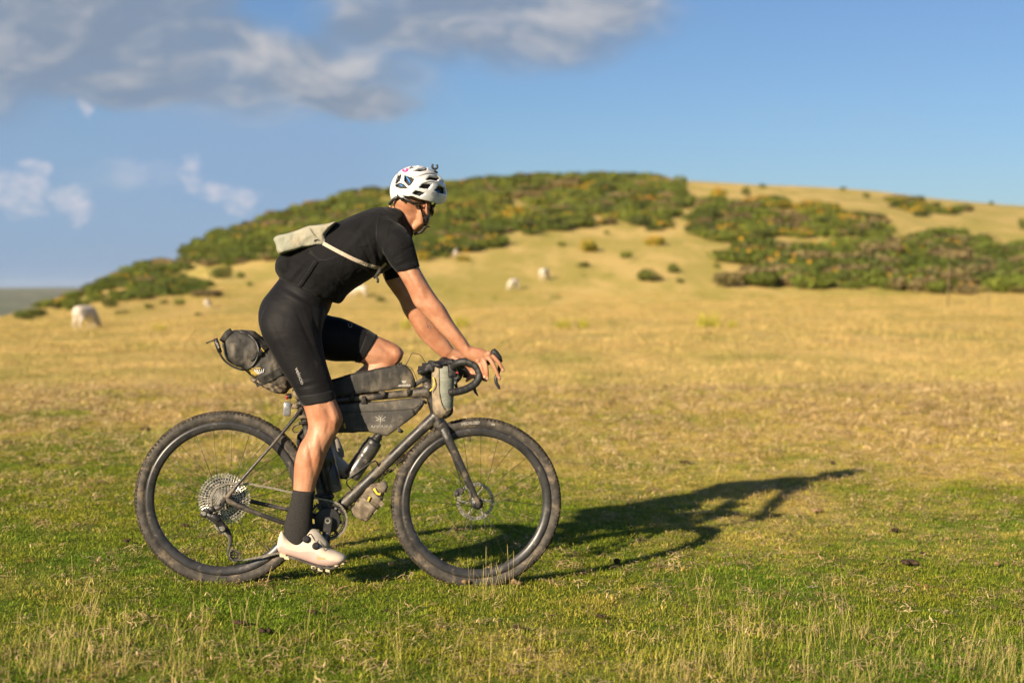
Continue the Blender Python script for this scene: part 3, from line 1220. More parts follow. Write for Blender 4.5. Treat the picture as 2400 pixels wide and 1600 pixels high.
cassette = empty('cassette', RH, bicycle)
T = [51, 45, 39, 33, 28, 24, 21, 18, 16, 14, 12, 10]
for i, tn in enumerate(T):
    r = tn * 0.0127 / (2 * math.pi)
    v = 0.019 + i * 0.0033
    g_ = MB()
    nxt = T[i + 1] * 0.0127 / (2 * math.pi) if i < 11 else 0.010
    gear(g_, RH, r, tn, r - 0.0048, v, 0.0018, 0.0050)
    nb = max(6, int(tn * 0.55))
    for row in range(2 if r - nxt > 0.009 else 1):
        for q in range(nb):
            a = 2 * math.pi * (q + 0.5 * row + 0.31 * i) / nb
            d = ZD * math.cos(a) + UD * math.sin(a)
            b = a + 0.05
            e = ZD * math.cos(b) + UD * math.sin(b)
            g_.tube([RH + d * (r - 0.004) + VD * v, RH + e * max(nxt - 0.008, 0.008) + VD * v], 0.0016, 5, ref=VD, flat=0.6)
    g_.build('cog', M_STEEL, cassette, smooth=False)
MB().lathe(RH, VD, [(.0005, .012), (.086, .0125), (.06, .026), (.035, .044), (.016, .056), (.0005, .058)], 40, closed=False).build('cassette_body', M_DARKSTEEL, cassette)

CR = W(768, 1218, .045)
cr = MB()
gear(cr, CR, .0810, 40, .0690, 0.0, .0036, .0055)
for i in range(8):
    a = 2 * math.pi * i / 8 + .2
    d = ZD * math.cos(a) + UD * math.sin(a)
    cr.tube([CR + d * .048, CR + d * .071], [.008, .0055], 8, ref=VD, flat=0.3)
cr.build('chainring', M_DARKSTEEL, bicycle, smooth=False)
MB().lathe(CR, VD, [(.062, .003), (.0665, .003), (.0665, .007), (.062, .007)], 64).build('chainring_guard', M_BLACK, bicycle, sharp=30)
MB().lathe(CR, VD, [(.0005, .002), (.050, .002), (.053, .004), (.050, .010), (.022, .013), (.0005, .013)], 40, closed=False).build('power_meter_spider', M_BLACK, bicycle, sharp=30)
for i in range(4):
    a = 2 * math.pi * i / 4 + 0.6
    d = ZD * math.cos(a) + UD * math.sin(a)
    MB().disc(CR + d * .0575 + VD * .006, VD, .0048, .006, 12).build('chainring_bolt', M_STEEL, bicycle, sharp=40)


def crank(base, tip, v_in):
    m = MB()
    dr = (tip - base)
    L = dr.length
    dr.normalize()
    sd_ = dr.cross(VD).normalized()
    rings = []
    for (s, w, t, vo) in ((-.016, .006, .004, .0), (-.012, .013, .007, .0), (0, .0165, .0085, .0), (.02, .0155, .0085, .001), (.08, .0125, .0075, .004), (.145, .0115, .0065, .006), (.168, .0125, .0065, .006), (.178, .010, .005, .006), (.182, .005, .003, .006)):
        c = base + dr * s + VD * (vo * v_in)
        rings.append([c + sd_ * (w * 1.28 * x) + VD * (t * y) for (x, y) in ((-1, -.6), (-.8, -1), (.8, -1), (1, -.6), (1, .6), (.8, 1), (-.8, 1), (-1, .6))])
    m.rings(rings)
    return m


CB = W(768, 1219, .072)
PT = W(760, 1317, .072)
crank(CB, PT, 1).build('crank_arm', M_BLACK, bicycle, sharp=35)
MB().lathe(CB, VD, [(.0070, .0085), (.0115, .0085), (.0115, .0108), (.0070, .0108)], 28).build('crank_bolt', M_STEEL, bicycle, sharp=40)
CB2 = mirror(CB)
PT2 = CB2 - (PT - CB)
crank(CB2, PT2, -1).build('crank_arm', M_BLACK, bicycle, sharp=35)


def pedal(p, s):
    m = MB()
    m.tube([p, p + VD * (.085 * s)], .0065, 10)
    c = p + VD * (.05 * s)
    m.box(c + UD * .030, UD * .006, VD * .032, ZD * .009, .3)
    m.box(c - UD * .030, UD * .006, VD * .032, ZD * .009, .3)
    m.box(c, UD * .016, VD * .020, ZD * .013, .3)
    for q in (-.018, .018):
        m.tube([c - UD * .036 + VD * q - ZD * .008, c - ZD * .017 + VD * q, c + UD * .036 + VD * q - ZD * .008], .0022, 6)
    return m.build('pedal', M_DARKSTEEL, bicycle, smooth=False)


pedal(W(752, 1322, .078), 1)
pedal(PT2, -1)

# chain: a loop of links
loop = [(533, 1133, .036), (583, 1133, .037), (640, 1144, .041), (700, 1157, .044), (758, 1170, .046)]
for a in range(-75, 86, 16):
    loop.append((768 + 45.5 * math.cos(R(a)), 1218 + 45.5 * math.sin(R(a)), .046))
loop += [(760, 1263, .046), (700, 1280, .043), (646, 1297, .040), (600, 1306, .038), (562, 1313, .036), (546, 1314, .036), (537, 1306, .036), (536, 1294, .036),
         (541, 1280, .036), (537, 1262, .036), (527, 1248, .036), (513, 1243, .036), (503, 1232, .036), (508, 1216, .036), (505, 1204, .036), (495, 1185, .036), (495, 1163, .036), (507, 1143, .036)]
P = [W(*q) for q in loop]
P.append(P[0])
seg = [(P[i + 1] - P[i]).length for i in range(len(P) - 1)]
tot = sum(seg)
nl = int(tot / 0.0127)


def along(d):
    i = 0
    while i < len(seg) - 1 and d > seg[i]:
        d -= seg[i]
        i += 1
    return P[i] + (P[i + 1] - P[i]) * (d / max(seg[i], 1e-6))


ch = MB()
for i in range(nl):
    a, b = along(tot * i / nl), along(tot * (i + 1) / nl)
    t = (b - a).normalized()
    sd_ = t.cross(VD).normalized()
    wv = .0030 if i % 2 else .0022
    for s in (1, -1):
        c = (a + b) / 2 + VD * (wv * s)
        rr = []
        for (x, hgt) in ((-.0098, .0018), (-.0076, .0042), (-.003, .0034), (0, .0030), (.003, .0034), (.0076, .0042), (.0098, .0018)):
            rr.append([c + t * x + sd_ * hgt + VD * .0006, c + t * x + sd_ * hgt - VD * .0006, c + t * x - sd_ * hgt - VD * .0006, c + t * x - sd_ * hgt + VD * .0006])
        ch.rings(rr)
    ch.tube([a - VD * .0040, a + VD * .0040], .0036, 6)
tag(ch.build('chain', M_CHAIN, bicycle, smooth=False, fix=False), kind='stuff')

# rear derailleur
der = empty('rear_derailleur', W(520, 1230, .07), bicycle)
MB().tube([W(524, 1178, .079), W(512, 1190, .082), W(494, 1196, .084)], [.011, .010, .010], 10, ref=VD, flat=.6).build('hanger', M_DARKSTEEL, der)
m = MB()
m.disc(W(496, 1193, .086), VD, .011, .018, 18)
m.tube([W(478, 1202, .075), W(490, 1206, .084), W(505, 1216, .088), W(520, 1232, .084), W(524, 1238, .076)], [.013, .016, .016, .016, .014], 10, ref=VD, flat=.75)
m.disc(W(478, 1203, .080), VD, .0150, .026, 18)
m.box(W(505, 1213, .090), UD * .017 - ZD * .012, VD * .010, (ZD + UD * .7) * .009, .25)
m.disc(W(522, 1237, .080), VD, .0165, .030, 18)
m.box(W(487, 1197, .094), UD * .010 - ZD * .006, VD * .006, ZD * .008, .3)
m.build('derailleur_body', M_BLACK, der)
for (x, y, v, r_, h_) in ((479, 1203, .095, .0085, .004), (512, 1180, .090, .0055, .006), (521, 1238, .094, .0105, .006)):
    MB().disc(W(x, y, v), VD, r_, h_, 16).build('pivot_cap', M_STEEL, der, sharp=40)
m = MB()
m.tube([W(527, 1232, .060), W(538, 1252, .058), W(541, 1268, .055), W(536, 1286, .054), W(533, 1300, .054), W(540, 1311, .054), (W(556, 1312, .054)), W(565, 1305, .054), W(562, 1294, .054), W(548, 1287, .054), W(538, 1286, .054)], [.009, .009, .0075, .006, .0042, .0036, .0036, .0036, .0034, .0032, .003], 8, ref=VD, flat=.4)
m.tube([W(527, 1232, .024), W(538, 1252, .024), W(541, 1268, .024), W(536, 1286, .024), W(540, 1309, .024), W(560, 1309, .024)], [.008, .008, .007, .005, .004, .004], 8, ref=VD, flat=.4)
m.build('cage', M_DARKSTEEL, der)
for (x, y) in ((520, 1240), (549, 1300)):
    g_ = MB()
    gear(g_, W(x, y, .036), .0190, 12, .0120, 0, .003, .004)
    for i in range(4):
        a = math.pi * i / 2
        d = ZD * math.cos(a) + UD * math.sin(a)
        g_.tube([W(x, y, .036), W(x, y, .036) + d * .014], .0025, 5)
    g_.build('jockey_wheel', M_BLACK, der, smooth=False)
# front derailleur stub above the ring
MB().tube([W(738, 1160, .035), W(760, 1163, .04), W(778, 1164, .04)], [.006, .009, .008], 8).disc(W(779, 1163, .045), VD, .0085, .01, 14).build('chain_guide', M_BLACK, bicycle)

# ------------------------------------------------------------------ handlebar
hb = empty('handlebar', W(1060, 862), bicycle)
right = [W(1062, 862, 0.0), W(1063, 860, .08), W(1064, 858, .150), W(1068, 853, .186), W(1082, 848, .203), W(1100, 849, .210), W(1115, 858, .214), W(1123, 873, .217), W(1122, 887, .220), W(1112, 900, .224), W(1094, 911, .229), W(1074, 917, .234), W(1056, 919, .238)]
for s in (1, -1):
    pts = right if s > 0 else [mirror(p) - (UD * .035 + ZD * .012) * min(1, i / 5) for i, p in enumerate(right)]
    L = [Vector(p) for p in smoothline([tuple(p) for p in pts], 5)]
    tape = MB()
    dl = 0.0
    rr = []
    pos = []
    for i, p in enumerate(L):
        if i:
            dl += (p - L[i - 1]).length
        pos.append(dl)
    # wrapped tape: each turn overlaps the one before
    fine_pts, fine_r = [], []
    nseg = 150
    for i in range(nseg + 1):
        d = dl * i / nseg
        j = max(k for k in range(len(pos)) if pos[k] <= d + 1e-9)
        j = min(j, len(L) - 2)
        f = (d - pos[j]) / max(pos[j + 1] - pos[j], 1e-6)
        fine_pts.append(L[j] + (L[j + 1] - L[j]) * f)
        turn = (d / 0.024) % 1.0
        fine_r.append((.0150 + .0012 * turn) if d > 0.10 else 0.0140)
    tape.tube(fine_pts, fine_r, 14, ref=None)
    tape.build('bar_tape', M_TAPE, hb)
    e = fine_pts[-1]
    dr = (e - fine_pts[-4]).normalized()
    MB().disc(e + dr * .003, dr, .0148, .008, 18, .3).build('end_plug', M_BLACK, hb)
    hood = [W(1104, 851, .211), W(1122, 850, .213), W(1140, 847, .214), W(1151, 840, .214), W(1157, 831, .214), W(1158, 823, .214), W(1156, 818, .214)]
    pivot = [W(1155, 821, .214), W(1162, 829, .214), W(1169, 839, .215), W(1174, 849, .216)]
    lever = [W(1166, 838, .215), W(1171, 853, .217), W(1169, 868, .220), W(1163, 884, .222), W(1163, 896, .223), W(1168, 905, .224), W(1171, 912, .225)]
    body = [W(1112, 858, .212), W(1126, 866, .213), W(1138, 880, .214), W(1136, 893, .214)]
    pad = [W(1112, 896, .205), W(1111, 908, .203), W(1114, 918, .202), W(1121, 928, .201)]
    if s < 0:
        hood, lever, body, pad, pivot = [[mirror(p) - UD * .035 - ZD * .012 for p in q] for q in (hood, lever, body, pad, pivot)]
    MB().tube(hood, [.0150, .0175, .0175, .0170, .0160, .0140, .0080], 14, ref=VD, flat=.85).build('brake_hood', M_RUBBER, hb)
    MB().tube(pivot, [.0120, .0135, .0130, .0085], 12, ref=VD, flat=1.0).build('lever_body', M_RUBBER, hb)
    MB().tube([Vector(p) for p in smoothline([tuple(q) for q in lever], 4)], np.interp(np.linspace(0, 1, 25), [0, .3, .6, .8, .95, 1], [.0085, .0075, .0070, .0065, .0050, .0030]).tolist(), 10, ref=VD, flat=1.1).build('brake_lever', M_BLACK, hb)
    MB().tube(body, [.013, .014, .012, .010], 10, ref=VD, flat=.8).build('shifter_body', M_BLACK, hb)
    MB().tube(pad, [.0075, .0075, .0055, .0020], 8, ref=VD, flat=.5).build('shift_paddle', M_BLACK, hb)
MB().tube([W(1002, 882), W(1012, 872), W(1062, 862)], [.0195, .0165, .0185], 16).build('stem', M_BLACK, bicycle)
# cables and hoses
MB().tube([W(x, y, v) for (x, y, v) in smoothline([(951, 856, .012), (962, 835, .012), (966, 828, .012), (985, 832, .012), (996, 848, .015), (1004, 853, .02)], 5)], .0014, 6).build('charging_cable', M_BLACK, bicycle)
MB().tube([W(x, y, v) for (x, y, v) in smoothline([(1040, 1008, -.045), (1056, 1060, -.068), (1074, 1110, -.070), (1080, 1140, -.060)], 5)], .0025, 6).build('brake_hose', M_BLACK, bicycle)

# lettering on crank and tyre
tree = bvh_of([o for o in bicycle.children if o.name.startswith('crank_arm')])
decal('crank_lettering', [glyphs('FORCE', 764, 1260, 8.0, R(92))], tree, M_SILVERPRINT, bicycle, 0.0006, .085)
tree = bvh_of(front_tyre)
for (txt, x0, sz) in (('SPECIALIZED', 1102, 9.0), ('2BR', 1156, 7.0)):
    pts, fs = glyphs(txt, 0, 0, sz, 0, 0.85, 0.25)
    rad = 187.0
    cx, cy = 1117, 1177.5
    q = []
    for (x, y) in pts:
        a = (x + x0 - cx) / rad
        r_ = rad - y
        q.append((cx + r_ * math.sin(a) * 0.985, cy - r_ * math.cos(a)))
    decal('tyre_lettering', [(q, fs)], tree, M_SILVERPRINT, front_wheel, 0.0008, .02)

# ------------------------------------------------------------------ luggage on the bicycle
M_BAG = mottled('black_bag_cloth', (0.022, 0.021, 0.020), (0.046, 0.042, 0.037), 22, rough=0.7, spec=0.3, c3=(0.16, 0.130, 0.095), s3=11, lo3=0.48, hi3=0.78, stretch=(1, 1, 0.5), bump_s=0.35, bump_scale=45, bdist=0.006)
M_BAGDUST = mottled('dusty_bag_cloth', (0.050, 0.047, 0.044), (0.085, 0.077, 0.067), 16, rough=0.8, spec=0.25, c3=(0.21, 0.17, 0.12), s3=8, lo3=0.48, hi3=0.76, bump_s=0.35, bump_scale=40, bdist=0.006)
M_MUDBAG = mottled('mud_caked_cloth', (0.10, 0.080, 0.058), (0.22, 0.175, 0.125), 24, rough=0.95, spec=0.1, c3=(0.035, 0.030, 0.026), s3=20, lo3=0.50, hi3=0.62, bump_s=0.6, bump_scale=60, bdist=0.01)
M_TANBAG = mottled('weathered_tan_cloth', (0.17, 0.135, 0.095), (0.27, 0.215, 0.15), 30, rough=0.9, spec=0.15, c3=(0.07, 0.055, 0.042), s3=14, lo3=0.55, hi3=0.72, bump_s=0.5, bump_scale=70, bdist=0.006)
M_GREENBAG = mottled('grey_green_cloth', (0.155, 0.165, 0.138), (0.215, 0.225, 0.19), 10, rough=0.8, spec=0.2, c3=(0.12, 0.11, 0.085), s3=7, lo3=0.55, hi3=0.75, stretch=(1, 1, 3), bump_s=0.7, bump_scale=28, bdist=0.006)
M_STRAP = mottled('black_webbing', (0.014, 0.013, 0.013), (0.030, 0.028, 0.026), 60, rough=0.7, spec=0.3, c3=(0.09, 0.075, 0.058), s3=25, lo3=0.54, hi3=0.72)
M_BOTTLE = mottled('smoked_bottle', (0.030, 0.028, 0.026), (0.050, 0.046, 0.042), 20, rough=0.28, spec=0.5, c3=(0.17, 0.145, 0.115), s3=13, lo3=0.50, hi3=0.70, rough2=0.85)
M_RED = mottled('red_lens', (0.30, 0.02, 0.02), (0.42, 0.05, 0.04), 30, rough=0.3)
M_CLOTHBLACK = mottled('black_nylon', (0.008, 0.008, 0.010), (0.016, 0.016, 0.018), 25, rough=0.62, spec=0.4, bump_s=0.8, bump_scale=22, bdist=0.01)


def emblem(cx, cy, s):
    """insect-like mark: body and two pairs of wings"""
    def q(pts):
        return [(cx + x * s, cy + y * s) for x, y in pts]
    body = q([(0, -.55), (.10, -.30), (.10, .15), (0, .95), (-.10, .15), (-.10, -.30)])
    out = [body]
    for m in (1, -1):
        w1 = [(.18 * m, -.12), (.95 * m, -.62), (1.0 * m, -.45), (.22 * m, .03)]
        w2 = [(.20 * m, .10), (.80 * m, .02), (.82 * m, .20), (.20 * m, .22)]
        w3 = [(.08 * m, -.42), (.42 * m, -.85), (.47 * m, -.78), (.12 * m, -.30)]
        for w_ in (w1, w2, w3):
            out.append(q(w_ if m > 0 else w_[::-1]))
    return out


def thing(name, at_, label, cat, group=None):
    o = empty(name, at_)
    return tag(o, label, cat, group)


def crumple(o, amp, scale, seed=0):
    """uneven folds in a soft surface"""
    me = o.data
    n = len(me.vertices)
    co = np.empty(n * 3)
    me.vertices.foreach_get('co', co)
    co = co.reshape(-1, 3)
    nr = np.empty(n * 3)
    me.vertices.foreach_get('normal', nr)
    nr = nr.reshape(-1, 3)
    d = fbm(co[:, 0] * scale + co[:, 1] * scale * 0.7, co[:, 2] * scale + co[:, 1] * scale * 0.4, seed, 3)
    d = np.sign(d) * np.abs(d) ** 0.8
    co += nr * (d * amp)[:, None]
    me.vertices.foreach_set('co', co.ravel())
    me.update()


# top tube bag
b = thing('top_tube_bag', W(870, 925), 'long black dusty bag strapped on top of the top tube behind the stem', 'bag')
body = pillow([(762, 897), (825, 875), (880, 864), (929, 855), (950, 855), (964, 868), (972, 888), (973, 902), (966, 908), (900, 915), (838, 923), (785, 929), (764, 929)], -.026, .027, n=6).build('body', M_BAG, b, remesh=.004, smooth_iter=3)
crumple(body, .0018, 30, 3)
tr_ = bvh_of(body)
decal('emblem', emblem(947, 895, 5.4), tr_, M_WHITE, b)
decal('lettering', [glyphs('APIDURA', 948, 903.2, 5.6, R(-3), 1.25)], tr_, M_WHITE, b)
band('zip', [(770, 892), (830, 876), (900, 862), (948, 858), (962, 868)], 2.2, tr_, M_STRAP, b, .002)
MB().tube([W(x, y, v) for (x, y, v) in ((930, 860, .018), (935, 853, .014), (940, 850, .01), (941, 860, .02))], .0045, 8).build('zip_pull', M_STRAP, b)
for (x, w_) in ((824, 11), (897, 12), (958, 9)):
    y = 931 - (x - 824) * 0.095
    MB().tube([W(x, y - 9, .030), W(x, y - 1, .031), W(x + 1, y + 6, .027), W(x + 1, y + 10, .012)], [.006 * w_ / 10, .010 * w_ / 10, .008 * w_ / 10, .008 * w_ / 10], 8, ref=VD, flat=.22).build('strap', M_STRAP, b)
MB().tube([W(968, 905, .006), W(985, 893, .012), W(1001, 888, .018)], .010, 10, ref=VD, flat=.35).build('stem_strap', M_STRAP, b)
MB().tube([W(x, y, .010) for (x, y) in smoothline([(952, 856), (965, 864), (975, 884), (978, 898)], 4)], .0012, 6).build('cord', M_STRAP, b)

# frame bag
b = thing('frame_bag', W(860, 1015), 'dusty grey black frame bag hanging in the main triangle under the top tube', 'bag')
fb = pillow([(736, 956), (789, 947), (880, 941), (960, 933), (986, 932), (995, 941), (985, 959), (950, 990), (911, 1019), (893, 1018), (862, 1012), (795, 1013), (748, 1011)], -.030, .031, n=6).build('body', M_BAGDUST, b, remesh=.004, smooth_iter=3)
crumple(fb, .0022, 26, 9)
tr_ = bvh_of(fb)
decal('emblem', emblem(892, 983, 12.5), tr_, M_GREYPRINT, b)
decal('lettering', [glyphs('APIDURA', 894, 999.5, 9.2, R(-1), 1.35)], tr_, M_GREYPRINT, b)
band('zip_seam', [(760, 968), (801, 966), (890, 963), (964, 958), (980, 950)], 1.8, tr_, M_STRAP, b, .0015)
decal('yellow_tab', [[(805, 992), (808, 991), (811, 1003), (807, 1003)]], tr_, M_YELLOW, b)
for (x, y, w_) in ((853, 938, 12), (700 + 25, 955, 10)):
    MB().tube([W(x, y + 8, .030), W(x, y - 2, .026), W(x, y - 10, .016)], [.014 * w_ / 12, .009, .008], 8, ref=VD, flat=.2).build('strap', M_STRAP, b)
for (x0, y0, x1, y1) in ((992, 936, 975, 968), (985, 932, 1000, 945), (962, 955, 974, 972), (930, 1000, 944, 1012)):
    MB().tube([W(x0, y0, .026), W((x0 + x1) / 2, (y0 + y1) / 2, .032), W(x1, y1, .026)], .0055, 8, ref=VD, flat=.4).build('lash', M_STRAP, b)
MB().box(W(990, 944, .034), UD * .006, VD * .004, ZD * .010, .3).build('buckle', M_BLACK, b)
MB().box(W(938, 1010, .020), UD * .010 - ZD * .004, VD * .004, ZD * .006 + UD * .003, .3).build('buckle', M_BLACK, b)

# pouch on the stem
b = thing('stem_pouch', W(1037, 978, .05), 'weathered grey green and tan snack pouch standing beside the stem', 'pouch')
rows = [(857, 1012, 1063), (870, 1012, 1064), (890, 1012.5, 1065), (915, 1013, 1064), (940, 1014, 1063), (958, 1015, 1062), (969, 1019, 1059), (976, 1026, 1053), (979, 1033, 1046)]


def pouch_ring(y, x0, x1, v, grow=0.0, a0=0.0, a1=2 * math.pi, n=28):
    c = W((x0 + x1) / 2, y, v)
    r = (W(x1, y, v) - W(x0, y, v)).length / 2 + grow
    return [c + UD * (r * math.cos(a)) + VD * (r * math.sin(a)) for a in (a0 + (a1 - a0) * k / n for k in range(n))]


o = MB().rings([pouch_ring(y, x0, x1, .055) for (y, x0, x1) in rows]).build('pouch', M_GREENBAG, b)
tanpanel = MB()
rr = []
for (y, x0, x1) in rows[:7]:
    sweep = np.interp(y, [857, 930, 960, 969], [R(112), R(112), R(80), R(40)])
    ring = pouch_ring(y, x0, x1, .055, .0012, sweep, R(250), 14) + pouch_ring(y, x0, x1, .055, -.002, R(250), sweep, 14)
    rr.append(ring)
tanpanel.rings(rr)
tanpanel.build('tan_panel', M_TANBAG, b)
MB().rings([pouch_ring(950, 1013.5, 1063, .055, -.002), pouch_ring(962, 1015.5, 1062, .055, .001), pouch_ring(969, 1018, 1060, .055, .0018), pouch_ring(976, 1026, 1053, .055, .0015), pouch_ring(981, 1034, 1045, .055, .001)]).build('muddy_base', M_MUDBAG, b)
MB().rings([pouch_ring(856, 1010, 1052, .055, .001), pouch_ring(861, 1010, 1054, .055, .0025), pouch_ring(863, 1012, 1060, .055, .0012)]).build('rim', M_TANBAG, b)
MB().tube([W(x, y, v) for (x, y, v) in smoothline([(1015, 884, .09), (1018, 893, .098), (1017, 906, .098), (1012, 912, .09), (1008, 916, .085)], 4)], .0030, 8).build('yellow_cord', M_YELLOW, b)

# black garment rolled over the bar
b = thing('rolled_jacket', W(1040, 860, .03), 'crumpled black nylon jacket rolled over the handlebar beside the stem pouch', 'jacket')
m = MB()
for (x, y, v, rx, rz, rv) in ((993, 870, .01, .020, .018, .045), (1012, 856, .00, .030, .011, .07), (1035, 850, .02, .030, .012, .08), (1056, 847, .06, .024, .012, .075), (1060, 862, .105, .018, .026, .022), (1064, 872, .112, .016, .020, .014), (1050, 858, -.06, .03, .02, .05)):
    c = W(x, y, v)
    rings = []
    for i in range(1, 10):
        ph = math.pi * i / 10
        rings.append([c + ZD * (rz * math.cos(ph)) + (UD * (rx * math.cos(a)) + VD * (rv * math.sin(a))) * math.sin(ph) for a in (2 * math.pi * k / 16 for k in range(16))])
    m.rings(rings)
rj = random.Random(8)
for i in range(26):
    x = rj.uniform(984, 1074)
    y = np.interp(x, [984, 1000, 1030, 1060, 1076], [872, 862, 853, 852, 858]) + rj.uniform(-4, 5)
    c, r_ = W(x, y, rj.uniform(-.02, .10)), rj.uniform(.008, .016)
    m.box(c, (UD + ZD * rj.uniform(-.5, .5)) * r_ * 1.5, (VD + UD * rj.uniform(-.5, .5)) * r_ * 1.6, ZD * r_ * .7, .35)
m.prism([W(x, y, .112) for x, y in ((1049, 846), (1070, 843), (1083, 846), (1078, 858), (1073, 870), (1071, 883), (1052, 884), (1050, 865))], VD * .016, .004)
jk = m.build('body', M_CLOTHBLACK, b, remesh=.0045, smooth_iter=3)
crumple(jk, .006, 34, 5)
MB().tube([W(1069, 863, .127), W(1074, 874, .128)], .0012, 6).build('zip', M_WHITE, b)
MB().tube([W(1069, 872, .129), W(1074, 875, .130), W(1074, 872, .130)], .0026, 6).build('red_tag', M_RED, b)

# saddle pack
b = thing('saddle_pack', W(640, 925), 'large mud spattered black saddle pack rolled shut behind the rider', 'bag')
sp = pillow([(521, 815), (525, 793), (542, 778), (566, 773), (592, 775), (612, 787), (650, 818), (690, 862), (690, 900), (672, 915), (650, 910), (600, 886), (566, 866), (540, 850), (527, 834)], -.075, .075, n=3.2).build('body', M_BAG, b, remesh=.005, smooth_iter=3)
crumple(sp, .009, 19, 13)
mudb = pillow([(586, 884), (600, 888), (640, 888), (668, 880), (680, 905), (670, 923), (652, 923), (636, 916), (610, 902), (590, 892)], -.05, .060, n=3).build('muddy_underside', M_MUDBAG, b, remesh=.005, smooth_iter=2)
crumple(mudb, .006, 40, 15)
tr_ = bvh_of([sp, mudb])
band('side_strap', [(599, 900), (630, 885), (672, 861)], 17, tr_, M_STRAP, b, .006, .006)
band('compression_strap', [(585, 842), (600, 832), (614, 820), (632, 806)], 9, tr_, M_STRAP, b, .007, .004)
band('yellow_stitch', [(612, 815), (619, 824)], 1.4, tr_, M_YELLOW, b, .0105, .002)
band('buckle', [(606, 824), (611, 833)], 7, tr_, M_BLACK, b, .011, .006)
band('roll_strap', [(519, 800), (530, 783), (543, 773)], 12, tr_, M_STRAP, b, .008, .005)
for i in range(8):
    x0, y0 = 585 + i * 3.4 + 0, 872 - i * 0.6
    band('reflective_stripe', [(x0 - 6 + i * 2.2, 867 - i * 0.4), (x0 + 13 - i * 0.8, 881 - i * 1.2)], 1.5, tr_, M_WHITE if i > 2 else M_YELLOW, b, .004, .001, k=3)
band('stripe_edge', [(584, 864), (611, 862)], 1.4, tr_, M_YELLOW, b, .004, .001, k=4)

# cable lock looped round the pack
b = thing('cable_lock', W(540, 860), 'black combination cable lock looped round the end of the saddle pack', 'lock')
cabl = [(508, 800, .07), (513, 822, .078), (524, 842, .080), (545, 858, .082), (570, 866, .084), (590, 858, .086), (603, 838, .086), (606, 818, .083), (597, 797, .078), (580, 783, .070), (560, 776, .055)]
cp = []
for (x, y, v) in smoothline(cabl, 5):
    p = W(x, y, v)
    q = on_surface(x, y, tr_, .005, v)
    cp.append(q if abs((q - RH).dot(VD) - v) < .06 else p)
MB().tube(cp, .0046, 8).build('cable', M_BLACK, b)
MB().tube([W(505, 793, .072), W(509, 806, .074), W(516, 826, .078)], [.0085, .0095, .0085], 12, ref=VD, flat=.8).build('lock_body', M_BLACK, b)
MB().tube([W(483, 804, .068), W(496, 799, .070), W(506, 796, .072)], .0028, 8).build('lock_pin', M_BLACK, b)
lt = bvh_of([o for o in b.children if o.name.startswith('lock_body')])
decal('lock_digits', [glyphs('0', 509, 806, 5, R(65)), glyphs('0', 510.5, 810, 5, R(65)), glyphs('0', 512, 814, 5, R(65))], lt, M_WHITE, b, .0006, .08)

# rear lamp on the seat post
b = thing('rear_light', W(676, 975), 'small square rear light clipped to the seatpost below the saddle pack', 'light')
MB().box(W(673, 958, .012), UD * .0150 - ZD * .001, VD * .013, ZD * .0280 + UD * .0015, .18).build('lens', mottled('scuffed_lens', (0.10, 0.105, 0.115), (0.20, 0.21, 0.225), 40, rough=0.3, c3=(0.14, 0.12, 0.09), s3=18), b)
MB().tube([W(683, 953, .010), W(694, 950, .010), W(704, 949, .006)], [.010, .013, .014], 10).build('bracket', M_MUDBAG, b)
MB().box(W(677, 928, .0), UD * .012, VD * .02, ZD * .010, .3).build('mount', M_BLACK, b)
MB().tube([W(672, 923, .018), W(672, 936, .018)], .0040, 8).build('reflector', M_RED, b)
MB().tube([W(702, 935, .014), W(692, 925, .014), W(690, 912, .010)], [.011, .010, .009], 10).build('post_strap', M_MUDBAG, b)
# lower strap clasp on the seat tube
b = thing('tube_strap', W(708, 1010), 'muddy strap with metal clasp round the seat tube', 'strap')
MB().tube([W(702, 978, .020), W(712, 976, .022), W(720, 980, .018)], .013, 10, ref=ZD, flat=.6).build('band', M_MUDBAG, b)
MB().tube([W(701, 992, .02), W(712, 990, .024), W(722, 994, .02)], .010, 10, ref=ZD, flat=.6).build('band', M_STRAP, b)
MB().tube([W(x, y, .02) for x, y in smoothline([(704, 994), (692, 998), (686, 1005), (690, 1013), (700, 1011)], 4)], .0022, 6).build('hook', M_DARKSTEEL, b)


def bottle(name, p0, p1, r, label, cap=True):
    b = thing(name, p0, label, 'bottle')
    ax = (p1 - p0)
    L = ax.length
    ax.normalize()
    prof = [(.0005, 0), (r * .80, 0), (r * .96, .006), (r, .015), (r, L * .50), (r * .96, L * .53), (r * .96, L * .58), (r, L * .61), (r, L * .82), (r * .93, L * .86), (r * .9, L * .87), (.0005, L * .875)]
    MB().lathe(p0, ax, prof, 32, closed=False).build('body', M_BOTTLE, b, sharp=40)
    if cap:
        c0 = p0 + ax * (L * .86)
        MB().lathe(c0, ax, [(.0005, 0), (r * .90, 0), (r * .92, .004), (r * .92, .016), (r * .86, .020), (r * .58, .024), (r * .52, .034), (r * .56, .036), (r * .56, .042), (r * .44, .044), (r * .40, .054), (.0005, .056)], 28, closed=False).build('cap', M_BLACK, b, sharp=40)
    return b


b1 = bottle('water_bottle', W(822, 1117, 0), W(881, 1030, 0), .0362, 'smoky dusty drinks bottle in the cage on the down tube')
b2 = bottle('water_bottle', W(783, 1152, 0), W(757, 1040, 0), .0362, 'black bottle on the seat tube behind the rider\'s shin')
